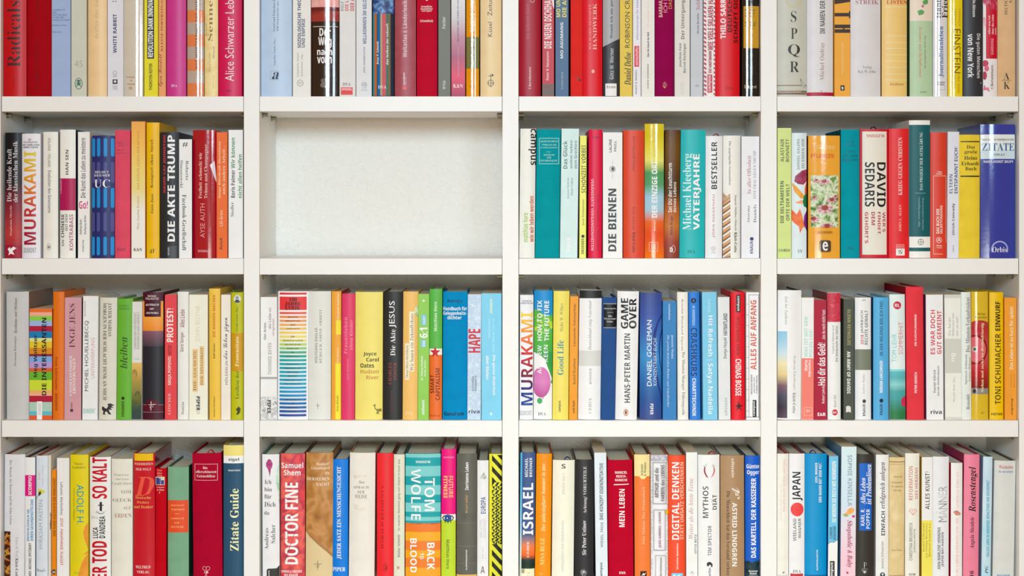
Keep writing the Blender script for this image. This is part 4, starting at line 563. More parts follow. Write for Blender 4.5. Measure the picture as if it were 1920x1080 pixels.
B('tall petrol blue hardcover with yellow-white top', 1426, 1733, 195, '#2d5470', 'r', 0, 'b q 0 1420,180,1740,358 #f2de80', 'b q 0 1420,358,1740,470 #f2f2f0', 'b B H 1505,388,1665,447 #1c1c20 sigel', 'a B H 1503,562,1680,588 #f0f4f4 Gisela Fichtl', 't W U 1530,850,1660,1785 #f3f3b8 Zitate Guide', e='#c8b040')

# ================================================================ bottom shelf, centre-left bay
cell(3, 1); at(480, 810, 8)
B('white hardcover with magenta drop, watercolour edge', 95, 352, 335, '#eaeaec', 'r', -8, 'x g 0 200,405;225,420;250,475;240,530;222,560;215,620;206,680;198,620;180,560;152,520;150,470;178,415 #6a5a6a/#a83c78/#c84a88', 'x g 0 360,430;330,500;305,620;300,760;330,900;335,1000;360,1100 #a6d8b8/#d4ecdc/#8ecaa4', 't R H 128,718,232,782 #444 Ich', 't R H 125,830,237,892 #444 bin', 't R H 125,935,235,1000 #444 für', 't R H 125,1050,292,1122 #444 Dich', 't R H 122,1185,200,1242 #444 da', 'a R U 128,1440,186,1765 #555 Andreas', 'a R U 222,1390,288,1670 #555 Salcher', 'p g 0 160,2070;180,2050;310,2045;360,2000;360,2290;160,2290 #3a3c3a', 'p N U 178,2075,205,2200 #e0e0e0 ecowin', e='#2a6a4a')
B('red blood-cell patterned book, white block title', 366, 731, 325, '#e44c4e/#b83c50/#f06a60/#983448', 'r', 0, 'a B H 378,458,705,545 #faf0f0 Samuel', 'a B H 415,568,666,652 #faf0f0 Shem', 't X U 432,758,632,1985 #f6f2f0 DOCTOR FINE', 't g 0 430,1930;600,1440;606,1444;440,1930 #a83040', 't g 0 470,1280;640,1180;640,1188;470,1292 #a83040', 'p B H 375,2075,690,2112 #f8e4e4 URBAN & FISCHER', 'p B H 425,2130,630,2165 #f8e4e4 BEI KNAUR', e='#3a1c20')
B('thick tan hardcover with blurred brown sweep', 738, 1145, 310, '#aa7240/#c8935a/#b07a40/#96602e', 'r', 10, 'x g 0 720,1480;800,1560;930,1680;1060,1790;1160,1880;1160,2290;720,2290 #dcc698', 'x g 0 720,1440;800,1530;930,1640;1060,1750;1160,1840;1160,1885;1060,1800;930,1690;800,1570;720,1490 #a87a50', 'a N H 908,458,1100,500 #f0dcc6 Rudolf', 'a N H 832,520,1100,562 #f0dcc6 Leonhard', 't R H 1040,598,1100,643 #f0e4d4 IN', 't R H 760,680,1100,726 #f0e4d4 DERSELBEN', 't R H 900,762,1100,808 #f0e4d4 NACHT', 'p q 0 922,1930,929,2068 #5a544a', 'p q 0 865,1978,990,1984 #5a544a', 'p g 0 900,1995;905,1995;908,2030;903,2030 #5a544a', 'p g 0 942,1990;948,1992;936,2030;930,2028 #5a544a', e='#4a2c1a')
B('azure blue book, white bold serif capitals', 1147, 1378, 408, '#0c7cdc', 'r', 2, 't W U 1213,520,1282,1905 #f4f8fc JEDER SATZ EIN MENSCHENGESICHT', 'p W H 1150,2030,1340,2087 #f4f8fc PIPER', e='#0a2a6a')
B('thick ivory hardcover, stacked greyish capitals', 1386, 1772, 312, '#e8e3d9', 'r', 18, 'x o 0 1462,640,1520,700 #d8c8b8/#e8e3d9', 'x o 0 1530,640,1600,690 #d8c8b8/#e8e3d9', 'x o 0 1610,650,1680,705 #e8e3d9/#d4c0b0', 't R H 1543,726,1626,776 #8a7a70 So', 't R H 1465,810,1690,850 #8a7a70 SPRACH', 't R H 1520,878,1630,922 #8a7a70 DER', 't R H 1482,940,1668,997 #8a7a70 WEISE', 'x g 0 1450,1075;1540,1100;1660,1150;1600,1185;1480,1160 #e8e3d9/#d8c8b8', e='#b8935e')
at(720, 810, 8)
B('bright red hardcover, faint dark red name', -110, 138, 318, '#ea2c34', 'r', 1, 'a R U -44,800,-6,1750 #96101c HARALD KLIMENTA', 't N U 30,400,75,1400 #d43c42 DAS WISSEN DER WELT', 'p O 0 -16,1965,62,2105 #a81420', 'p g 0 0,1990;30,2000;50,2040;30,2080;5,2060;20,2030 #a81420', e='#2c1414')
B('slim ivory book, black upward lettering', 143, 306, 335, '#dfdfca', 'r', 3, 'a N U 200,1540,241,1880 #444 Walter Schmitt', 't N U 204,410,249,1480 #555 So manche Weisheit ging von einem Irrtum aus', 'p g 0 195,2010;215,2020;250,2010;225,2030;245,2060;215,2045;200,2075 #c8887a', e='#2c3c30')
tw = [325, 385, 512, 665, 800, 945, 1065, 1200, 1275, 1335, 1372, 1500, 1635, 1775, 1890, 2035, 2165, 2290]
tcl = ['#7ccaca', '#1ca0a6', '#7ccaca', '#1ca0a6', '#7ccaca', '#1ca0a6', '#7ccaca', '#1ca0a6', '#7ccaca', '#1ca0a6', '#ea7a30', '#f0aa2c', '#ea7e32', '#f0a424', '#ea7e30', '#f0a22a', '#ea7a2c']
TW = []
for i, c in enumerate(tcl):
    y0, y1 = tw[i], tw[i + 1]
    top = ';'.join('%d,%.0f' % (310 + 12 * k, y0 + (5 if k % 2 else -5)) for k in range(46))
    TW.append('b g 0 %s;862,%d;310,%d %s' % (top, y1 + 8, y1 + 8, c))
TW.append('b q 0 310,1368,860,1384 #c8402c/#ea7a30')
B('thick book, teal waves above orange waves', 317, 848, 325, '#1ca0a6', 'r', 2, *TW, 'p B F 478,430,692,465 #eaf8f8 BLESSING', 't N D 608,690,762,1185 #f6fafa TOM', 't N D 405,555,552,1320 #f6fafa WOLFE', 't B D 392,1595,492,2110 #fbf6ee BLOOD', 't B D 535,1815,594,1905 #fbf6ee TO', 't B D 645,1660,758,2065 #fbf6ee BACK', e='#1c5c60')
B('pink-over-lime book with blue eye', 856, 1074, 255, '#ea187c', 'r', 5, 'b q 0 850,1235,1085,1332 #f0eeea', 'b q 0 850,1325,1085,2290 #bcd634', 'x g 0 870,1290;895,1255;960,1238;1025,1255;1050,1285;1030,1325;960,1352;895,1330 #1c2430', 'x g 0 888,1290;910,1266;960,1250;1012,1266;1034,1288;1015,1318;960,1338;908,1318 #f4f4f4', 'x o 0 908,1236,1012,1348 #1c2430', 'x o 0 916,1244,1004,1340 #1c5cac', 'x o 0 940,1270,982,1314 #141c28', 'x o 0 944,1282,962,1302 #f0f4f8', 'x q 0 912,1340,924,1362 #1c2430', 'x q 0 954,1345,966,1372 #1c2430', 'x q 0 996,1340,1008,1362 #1c2430', 'p N F 890,370,1045,390 #f8b8c8 KREATIV', 't B D 970,660,1038,985 #f8b478 FUTURE', 't B D 893,660,952,990 #f8d478 FITNESS', 'a N D 935,1615,985,2055 #5a6a10 Matthias Horx', e='#a01450')
B('thick olive-charcoal book, white small bold title', 1085, 1392, 330, '#5f5e54/#63625a/#5a5950', 'r', 4, 'b q 0 1080,1365,1400,1368 #8a897e', 'b q 0 1080,1712,1400,1715 #8a897e', 'b q 0 1080,1968,1400,1971 #8a897e', 'b q 0 1080,2140,1400,2290 #e0b464', 't B U 1215,455,1268,870 #f4f4f0 Zerrissene Leben', 'a N U 1218,940,1256,1210 #c89a60 Bruni Adler', 'p B U 1223,1765,1247,2065 #f4f4f0 KLÖPFER&MEYER', e='#2c2c24')
B('slim white book, blue capitals, grey emblem', 1396, 1567, 425, '#e9e9eb', 'r', 3, 'x g 0 1442,690;1470,640;1500,600;1515,640;1535,660;1530,700;1490,705;1470,690;1455,705 #9aa89a/#c8d0c8', 't B U 1452,975,1526,1225 #44548c EUROPA', 't N U 1436,1310,1478,1580 #c4c4c4 DIE LETZTE', 't N U 1490,1300,1528,1590 #c4c4c4 GELEGENHEIT', 'a N U 1472,1725,1498,1905 #c0c0c0 JEAN PIRIS', 'p B H 1450,2015,1512,2120 #8a7a70 A', e='#444')
TR = []
ys = [345, 420, 500, 580, 665, 745]
y = 345.0
k = 0
while y < 2280:
    hgt = 82 if y < 740 else (58 if y < 900 else (44 if y < 1640 else 82))
    for j, (xa_, xb_) in enumerate(((1620, 1696), (1696, 1768))):
        if hgt > 70:
            if (k + j) % 2: TR.append('x g 0 %d,%.0f;%d,%.0f;%d,%.0f #22221c' % (xa_, y, xb_, y, xb_, y + hgt))
            else: TR.append('x g 0 %d,%.0f;%d,%.0f;%d,%.0f #22221c' % (xa_, y, xb_, y + hgt, xa_, y + hgt))
        else:
            xm = (xa_ + xb_) / 2
            TR.append('x g 0 %d,%.0f;%d,%.0f;%d,%.0f #22221c' % (xa_, y, xm, y, xa_ if k % 2 else xm, y + hgt))
            TR.append('x g 0 %d,%.0f;%d,%.0f;%d,%.0f #22221c' % (xm, y + hgt, xb_, y + (hgt if k % 2 else 0), xb_, y + (0 if k % 2 else hgt)))
    y += hgt; k += 1
B('yellow book with black triangle pattern', 1576, 1772, 330, '#e8e43c', 'r', 2, *TR, e='#8a8420')

# ================================================================ bottom shelf, centre-right bay
cell(3, 2); at(960, 810, 8)
B('blue book with sunset photo at spine foot', 110, 338, 308, '#40588a', 'r', 16, 'x q 0 100,1550,345,2060 #5a6488>#9a7880>#e0805a>#f07838>#e86a30>#2a3a30>#1c3028>#24382c', 'x q 0 100,2050,345,2290 #e8d8b0/#fbf0d0/#8a7a58', 'b g 0 100,290;156,290;138,2290;100,2290 #5ab4dc>#5ab4dc>#8ccce4>#c8dcd8>#c8d0c0', 'a N U 193,390,240,672 #eef2f8 MICHAEL', 'a N U 263,385,304,672 #eef2f8 BRENNER', 't B U 162,765,320,1545 #f6f8fa ISRAEL', 'p B U 222,1645,256,1880 #f0dcd8 C.H.BECK', e='#1c2c40')
B('vivid orange hardcover, pale yellow lettering', 342, 578, 325, '#fb9010', 'r', 24, 't I U 438,475,517,1490 #fbe2a8 Der unbesiegbare Sommer in uns', 'a R U 422,1585,488,1995 #f9e48c NINA RUGE', 'p R U 418,2110,452,2180 #f9e48c G', e='#b04a10')
B('thick cream hardcover, nearly invisible lettering', 595, 925, 422, '#f2edda', 'r', 18, 'p X H 742,480,805,550 #6a5a55 S', 'a N U 755,615,795,935 #c6c2ba STEVEN UHLY', 't N U 732,1330,778,2085 #c6c2ba KÖNIGREICH DER DÄMMERUNG', ribbon=(835, '#2a2a7a'), e='#8a7a60')
B('black matt hardcover, pale grey serif lettering', 938, 1226, 415, '#2f2f32', 'r', 5, 't R U 1070,515,1130,1220 #dcdcdc Achtung! VORURTEILE', 'a W U 1052,1325,1112,1845 #e0e0e0 Sir Peter Ustinov', 'p o 0 1030,2050,1122,2165 #c4c4c4/#3a3a3c/#b0b0b0', e='#1c1c1c')
B('slim ice-blue book, bold dark condensed capitals', 1256, 1440, 310, '#dde6f0', 'f', -24, 't B U 1313,468,1367,1315 #333 DAS KONZEPT EIGENINITIATIVE', 'a N U 1328,1355,1372,1730 #5a5a5a WIEGEL, FRESE', 'p B U 1325,1957,1367,2190 #333 campus', s='#6a6a60')
B('thick crimson cloth book, white bold title', 1450, 1828, 422, '#ba152f', 'c', -18, 'a B H 1546,588,1728,626 #f8eaea MARCEL', 'a B H 1566,647,1716,683 #f8eaea REICH-', 'a B H 1548,704,1730,739 #f8eaea RANICKI', 'a g 0 1527,784;1752,776;1752,790;1527,799 #f4e4e4', 't B U 1608,855,1690,1425 #faf2f2 MEIN LEBEN', 'p B H 1610,2093,1705,2130 #f8eaea DVA', s='#6a1420')
at(1200, 810, 8)
B('orange book with pale yellow top panel', -76, 158, 335, '#f67c3a', 'r', -10, 'b q 0 -100,320,165,665 #f6de9c', 'b o 0 -8,590,100,708 #f6de9c', 'p W U 5,480,46,660 #333 Artemis', 'p W U 58,450,92,660 #333 & Winkler', 't R U 33,820,75,1690 #fac49c John Hokum: Das Dramenbuch', 'p q 0 5,2088,100,2200 #2a1a10', 'p g 0 15,2170;50,2110;60,2130;95,2105;60,2160;48,2140 #f0e4dc', e='#3a2018')
DO = []
rr = random.Random(11)
for i in range(90):
    yy = 350 + i * 21 + rr.random() * 8
    for xx in (163, 388):
        if rr.random() < .85:
            x1 = xx + rr.random() * 10; x2 = x1 + 8 + rr.random() * 14
            a = rr.random() * 18
            DO.append('x g 0 %.0f,%.0f;%.0f,%.0f;%.0f,%.0f;%.0f,%.0f #6a6a78' % (x1, yy, x2, yy + a - 8, x2 + 1, yy + a - 4, x1, yy + 5))
B('white doodle-covered book with two label boxes', 165, 424, 345, '#eaeaee', 'r', -6, 'x q 0 165,345,425,440 #eaeaee/#a8a8b4/#eaeaee', *DO, 'l L 0 188,446,392,1070 #8a8a90', 'l L 0 200,1155,378,1765 #8a8a90', 'l L 0 226,1840,384,2256 #8a8a90', 'x o 0 382,1150,424,1236 #f0b828', 't N U 213,530,277,975 #5a5a60 ARTHUR und die', 't N U 306,485,367,1025 #5a5a60 FARBEN des LEBENS', 'a N U 275,1188,320,1725 #8a4a68 JEAN-GABRIEL CAUSSE', 'p N U 290,1870,322,2155 #555 Bertelsmann', e='#b86a60')
B('orange-red book, large white upward title', 427, 686, 350, '#f0502f', 'r', -4, 't B U 480,455,588,1615 #faf4f0 DIGITAL DENKEN', 't N U 603,455,657,1612 #fdceb0 STATT UMSATZ VERSCHENKEN', 'a B U 547,1670,580,2060 #faf0ea Christian Spancken', 'p q 0 475,2118,645,2290 #6ecbea', 'p B H 500,2140,620,2200 #f0f8fa K', e='#8a3424')
B('slim white book, faded rose italic title', 692, 866, 305, '#ebece9', 'f', -3, 't I U 728,695,797,1600 #c494a0 Weiter als die letzte Ferne', 'a B U 818,1535,849,1825 #5a5a5a OTTO BETZ', 'p o 0 755,2085,822,2170 #b0b0b0/#ebece9/#a0a0a0', s='#a8a498')
B('white hardcover with chilli pepper outline', 875, 1200, 342, '#f0f0ef', 'r', -4, 'x g 0 968,525;955,560;960,610;990,670;1032,695;1010,660;985,610;978,560;985,530 #a83c44', 'x g 0 1112,525;1126,565;1120,610;1098,655;1060,695;1085,650;1102,605;1108,560;1100,535 #d4544c', 'x g 0 950,495;985,525;965,525 #5a8a5a', 'x g 0 975,478;1000,505;990,510 #5a8a5a', 'x g 0 1005,465;1012,485;1002,485 #5a8a5a', 'x g 0 1122,495;1092,525;1112,525 #5a8a5a', 'x g 0 1100,475;1082,505;1090,510 #5a8a5a', 't N U 943,815,1025,1290 #444 MYTHOS', 't N U 1073,940,1152,1165 #444 DIÄT', 'a N U 1018,1405,1072,1855 #5a5a5a TIM SPECTOR', 'p g 0 1000,1975;1020,1950;1060,1950;1090,1985;1085,2025;1065,2030;1068,2000;1040,1990;1030,2015;1005,2010 #333', 'p B U 1025,2040,1062,2210 #333 Berlin', ribbon=(1085, '#a82030'), e='#a8989a')
B('tan-brown hardcover, white downward name, script flourish', 1214, 1573, 352, '#ac8a66', 'r', -6, 'p B D 1373,400,1417,680 #ecdfcc ullstein', 'a Q U 1375,832,1500,1010 #f0e8dc A', 'a B D 1383,1060,1455,2015 #f8f2ea ASTRID LINDGREN', 't R D 1298,885,1354,2190 #3a2a20 Die Menschheit hat den Verstand verloren', e='#3a3c3a')
B('cobalt blue book with dark forest foot', 1583, 1810, 355, '#0c5cc4', 'r', -4, 'x g 0 1570,1950;1620,1925;1680,1960;1740,1935;1820,1920;1820,2290;1570,2290 #12242c/#24424a/#0c181c', 'a B H 1598,483,1800,547 #f2f6fa Günter', 'a B H 1607,573,1790,655 #f2f6fa Ogger', 't X U 1666,690,1742,1885 #f6f8fc DAS KARTELL DER KASSIERER', 'p B H 1632,2073,1768,2100 #f0f4f8 Droemer', 'p B H 1650,2106,1755,2136 #f0f4f8 Knaur', 'p L 0 1640,2150,1765,2290 #d8e0e4', e='#2c343c')

# ================================================================ bottom shelf, far-right bay
cell(3, 3); at(1440, 810, 8)
B('cream hardcover, faint pink upward lettering', 139, 309, 325, '#ece8de', 'r', 2, 'a N U 185,800,205,1330 #d8ccc4 OTTO KALLSCH', 't R U 225,410,258,1200 #e0a8a0 WISSEN STATT MORAL und Ethos', 'a N U 280,410,296,800 #e0b8b0 Ein Buch zur Sache', 'p g 0 215,2110;235,2090;250,2095;240,2120;222,2125 #8a8a88', 'p R H 155,2140,290,2165 #a8a49c Donat', e='#c4482c')
B('white hardcover with solid red disc', 318, 552, 325, '#eeecee', 'r', 3, 't B U 368,600,522,1030 #1f2a30 JAPAN', 'x o 0 342,1058,536,1266 #ea4a4a', 'a N U 378,1300,424,1635 #555 WIELAND', 'a N U 451,1295,497,1595 #555 WAGNER', 'p R H 375,2068,494,2114 #555 DVA', 's q 0 338,2125,528,2290 #c04048', e='#a8202c')
B('sky-to-cobalt blue hardcover, small white lettering', 555, 884, 325, '#0c94ce', 'r', 6, 'a B U 707,460,751,765 #f0f8fc JOEL BERGER', 't B U 762,460,806,1055 #f0f8fc DER MANN MIT DEM HUT', 'p B U 722,1765,749,2075 #f0f8fc KLÖPFER&MEYER', 'b q 0 545,2145,890,2160 #0a5c9a', ribbon=(690, '#1c3c8c'), e='#1c3c64')
B('slim book, light blue above torn-edge white', 896, 1040, 362, '#70c4e8', 'f', 18, 'b g 0 880,1690;905,1680;925,1658;965,1648;985,1662;1010,1640;1050,1620;1050,2290;880,2290 #f2f1ec', 'b g 0 880,1684;905,1674;925,1652;965,1642;985,1656;1010,1634;1050,1614;1050,1622;1010,1642;985,1664;965,1650;925,1660;905,1682;880,1692 #3a5a6a', 't X U 960,440,1020,1355 #f6fafc SO WERDEN SIE REICH WIE NORWEGEN', 'a B U 924,1425,966,1600 #1a4a6a CLEMENS', 'a B U 978,1410,1020,1615 #1a4a6a BOMSDORF', 'p q 0 928,1935,999,2270 #3a3a3a', 'p B U 942,1955,986,2250 #f4f4f4 campus', s='#1c4c98')
B('tallest pale blue-to-pink book with small bird', 1083, 1313, 220, '#d7ecf9>#d4e8f6>#d0e2f2>#e4dce6>#f2ccd8>#f6c8d4', 'f', 18, 't N D 1195,345,1262,1110 #8a98a8 SOPHIE KINSELLA', 'x g 0 1150,1225;1180,1205;1195,1165;1225,1140;1270,1135;1295,1160;1285,1200;1260,1225;1215,1240;1170,1245 #f09438/#f8c070', 'x g 0 1110,1230;1150,1225;1180,1245;1220,1250;1180,1270;1140,1262 #7a9a5a/#c8d0a0', 'x o 0 1260,1245,1305,1285 #d84a68', 't K D 1172,1320,1265,2040 #a8305a Shopaholic & Baby', 'x g 0 1170,2100;1185,2088;1195,2105;1205,2095;1208,2115;1190,2135 #c03a50', s='#6e9cbc')
B('black book with blue label panel', 1317, 1588, 335, '#393632', 'r', 9, 'l q 0 1372,470,1558,1478 #0c64c6', 'l K U 1390,690,1462,1085 #f4f8fc Alles Leben', 'l K U 1472,490,1555,1090 #f4f8fc ist Problemlösen', 'l N U 1393,1150,1448,1405 #f4f8fc KARL R.', 'l N U 1473,1155,1530,1450 #f4f8fc POPPER', 'p q 0 1440,1955,1448,2050 #d0d0cc', 'p O 0 1440,1955,1480,2000 #d0d0cc', 'p g 0 1410,2045;1495,2045;1490,2090;1452,2135;1412,2090 #d0d0cc/#393632/#d0d0cc', e='#1c1a18')
B('white book, charcoal bold and italic title', 1618, 1812, 340, '#edece9', 'r', 6, 't B U 1697,1190,1757,1550 #3a4048 EINFACH', 't K U 1680,455,1772,1150 #5a5c62 erfolgreich anlegen', 'a N U 1693,1640,1745,2050 #888 Jessica Schwarzer', 'p o 0 1680,2105,1756,2180 #2a3a4a', 'p g 0 1700,2125;1738,2120;1722,2160 #edece9', e='#8a5a40')
B('parchment-yellow mottled book, double brown rules', 1818, 2048, 380, '#e6d09e/#dcc48e/#e9d6a8', 'r', 8, 'b q 0 1815,444,2060,454 #7a4a20', 'b q 0 1815,482,2060,486 #7a4a20', 't I H 1885,655,2010,685 #8a6a40 Buchwald', 't I H 1862,740,2020,772 #8a6a40 Vermächtnis', 't I H 1858,800,2026,830 #8a6a40 der deutschen', 't I H 1885,860,2005,890 #8a6a40 Klassiker', 'p I H 1858,1760,2015,1790 #8a6a40 Insel Verlag', 'b q 0 1800,2150,2060,2156 #7a4a20', e='#a8864a')
at(1680, 810, 8)
B('cream-pink book with faceted heart outline', 139, 355, 320, '#f2ebe0', 'r', 4, 't N U 193,515,252,1022 #c87868 REFORMATION', 't N U 285,535,332,1000 #c87868 DES HERZENS', 'x g 0 195,1180;225,1145;255,1165;285,1145;320,1180;258,1252 #d88a78', 'x g 0 203,1181;228,1152;255,1173;285,1152;312,1181;258,1240 #f2ebe0', 'x g 0 203,1179;312,1179;312,1183;203,1183 #d88a78', 'x g 0 232,1180;258,1250;284,1180;279,1180;258,1238;237,1180 #d88a78', 'a N U 198,1360,246,1925 #777 CHRISTINA BRUDERECK', 'a N U 259,1455,298,1810 #777 JÜRGEN METTE', 'p B H 195,2118,288,2152 #444 SCM', e='#b09070')
B('white book, lower half lemon yellow', 384, 547, 378, '#f0f0ef', 'f', 2, 'b q 0 378,1325,552,2290 #f2e262', 't N U 438,590,504,1160 #3c3c3c ALLES KUNST?', 'a M U 400,1360,430,1795 #a09020 Daniel Libeskind,', 'a M U 444,1360,474,1890 #a09020 Jan Philipp Reemtsma,', 'a M U 487,1360,516,1870 #a09020 Richard Sennett u.a.', s='#c8a010')
B('silver-white book, metallic gradient word', 550, 797, 370, '#e9eaee', 'r', 6, 't T U 605,815,768,1350 #7a8088>#d0d4d8>#70767c>#c8ccd0>#666c72 MÄNNER', 'a B U 622,1430,668,2060 #50545c ANN-MARLENE HENNING', 'a B U 681,1505,724,2020 #50545c JESPER BAY-HANSEN', e='#a8a4a8')
B('slim white book, pink lettering, red edge', 824, 998, 465, '#f1efec', 'r', 5, 't R D 905,595,942,1150 #f2b0a8 111 ORTE IN BERLIN', 'x g 0 860,1210;880,1185;930,1185;975,1220;960,1250;900,1250;885,1230 #b84838/#e0a088', 'x g 0 858,1200;880,1182;930,1178;920,1188;880,1192 #7a8a8a', 't R D 898,1290,936,2200 #f0a8a0 DIE MAN GESEHEN HABEN MUSS', s='#cc1a2c')
B('bright pink hardcover, black italic upward title', 1007, 1243, 335, '#f3859f', 'r', 20, 't K U 1092,520,1228,1200 #1a1a1a Rosenstengel', 'a K U 1108,1275,1188,1755 #5a2a40 Angela Steidele', 'p B U 1105,2080,1165,2180 #2a1a24 16', s='#a22454', e='#b0305c')
B('slim pale blue book, bright cyan capitals', 1282, 1424, 370, '#cae3ee>#c2dcec>#cfe6ee>#b4dcec>#c8e2ea>#a8d8ea', 'r', 30, 't B U 1345,725,1408,1880 #1898c0 TÄGLICH LEBEN IN HARMONIE, WOHLSTAND UND GESUNDHEIT', 'p K U 1335,2010,1378,2125 #222 PG', s='#9aa8cc', e='#4a6a5c')
B('thick pale grey book, red and blue heading', 1456, 1778, 430, '#d9dad5', 'r', 30, 't W H 1548,498,1760,553 #c04a44 Weisheiten', 't N H 1543,575,1760,613 #3a6a9a für viele Anlässe', 'p B H 1520,2138,1715,2166 #3a7ab0 MOSAIK', e='#5a4a3a', y=.012)

# ---------------------------------------------------------------- build the books
used = {}
for sp in SPECS:
    for it in sp[10]:
        f = it.split(None, 5)
        if len(f) == 6 and f[2] in 'UDHF':
            used.setdefault(f[1], set()).update(''.join(UML.get(c, c) if STY[f[1]][0] is not None else c for c in f[5]))
build_glyphs(used)

def spine_y(x, w, sag):
    return sag * abs(2 * x / w) ** 2.3 if sag else 0.0
NSEG = 8
ORD = 'first second third fourth fifth sixth seventh eighth ninth tenth eleventh twelfth thirteenth fourteenth fifteenth sixteenth seventeenth'.split()
ROWN = ['top', 'second', 'third', 'bottom']
BAYN = ['far-left', 'centre-left', 'centre-right', 'far-right']

def cover_mesh(w, h, d, t, sag, kind):
    """outer shell wrapped round the pages, as one closed U"""
    n = NSEG if sag else 4
    xs = [-w / 2 + w * i / n for i in range(n + 1)]
    outer = [(x, spine_y(x, w, sag)) for x in xs]
    if not sag:
        c = .0005
        outer = [(-w/2, c), (-w/2 + c, 0)] + outer[1:-1] + [(w/2 - c, 0), (w/2, c)]
    inner = [(x * (w - 2 * t) / w, y + t) for x, y in outer]
    outer = [(-w / 2, d)] + outer + [(w / 2, d)]
    inner = [(-w / 2 + t, d)] + inner + [(w / 2 - t, d)]
    k = len(outer)
    V = []
    for z in (0, h):
        V += [(x, y, z) for x, y in outer] + [(x, y, z) for x, y in inner]
    F, M = [], []
    o0, i0, o1, i1 = 0, k, 2 * k, 3 * k
    for i in range(k - 1):
        side = i == 0 or i == k - 2
        F.append((o0+i, o0+i+1, o1+i+1, o1+i)); M.append(1 if side else 0)
        F.append((i0+i+1, i0+i, i1+i, i1+i+1)); M.append(2)
        F.append((o1+i, o1+i+1, i1+i+1, i1+i)); M.append(2)
        F.append((o0+i+1, o0+i, i0+i, i0+i+1)); M.append(2)
    base = len(V)                                   # the spine panel has its own edge vertices
    V += V[1:k - 1] + V[o1 + 1:o1 + k - 1]
    for j, m_ in enumerate(M):
        if m_ == 0:
            F[j] = tuple(base + q - 1 if q < k else base + (k - 2) + q - o1 - 1 for q in F[j])
    for a in (0, k - 1):
        q = (o0+a, i0+a, i1+a, o1+a) if a else (o0, o1, i1, i0)
        F.append(q); M.append(2)
    return V, F, M

def page_mesh(w, h, d, t, sag, kind):
    g = t + (.0001 if kind == 'f' else .0003)
    zb, zt = (.0003, h - .0003) if kind == 'f' else (.003, h - .003)
    n = 6
    xs = [-w / 2 + g + (w - 2 * g) * i / n for i in range(n + 1)]
    front = [(x, spine_y(x, w, sag) + t + .0002) for x in xs]
    dd = d - (.0002 if kind == 'f' else .0035)
    cc = 0 if kind == 'f' else min(.006, w * .16)
    back = [(x, dd - cc * (1 - (2 * x / w) ** 2)) for x in reversed(xs)]
    ring = front + back; k = len(ring)
    V = [(x, y, zb) for x, y in ring] + [(x, y, zt) for x, y in ring]
    F = [(i, (i + 1) % k, k + (i + 1) % k, k + i) for i in range(k)]
    m = n + 1
    for i in range(n):          # caps as strips, so a concave fore-edge stays clean
        a, b, c2, d2 = i, i + 1, k - 2 - i, k - 1 - i
        F.append((k + a, k + b, k + c2, k + d2)); F.append((d2, c2, b, a))
    return V, F

def shape_polys(sty, box):
    """2-D polygons in photo-crop units"""
    if sty == 'g':
        return [[tuple(float(a) for a in p.split(',')) for p in box.split(';')]]
    a, b, c, d = [float(v) for v in box.split(',')]
    if sty == 'q': return [[(a, b), (c, b), (c, d), (a, d)]]
    cx, cy, rx, ry = (a + c) / 2, (b + d) / 2, (c - a) / 2, (d - b) / 2
    if sty == 'o': return [[(cx + rx * math.cos(i * math.pi / 12), cy + ry * math.sin(i * math.pi / 12)) for i in range(24)]]
    th = min(abs(rx), abs(ry)) * .16
    if sty == 'O':
        P = []
        for i in range(24):
            t0, t1 = i * math.pi / 12, (i + 1) * math.pi / 12
            P.append([(cx + rx * math.cos(t0), cy + ry * math.sin(t0)), (cx + rx * math.cos(t1), cy + ry * math.sin(t1)),
                      (cx + (rx - th) * math.cos(t1), cy + (ry - th) * math.sin(t1)), (cx + (rx - th) * math.cos(t0), cy + (ry - th) * math.sin(t0))])
        return P
    if sty == 'L':
        th = (abs(c - a) + abs(d - b)) * .008 + 1.2
        return [[(a, b), (c, b), (c, b + th), (a, b + th)], [(a, d - th), (c, d - th), (c, d), (a, d)],
                [(a, b + th), (a + th, b + th), (a + th, d - th), (a, d - th)], [(c - th, b + th), (c, b + th), (c, d - th), (c - th, d - th)]]
    raise ValueError(sty)

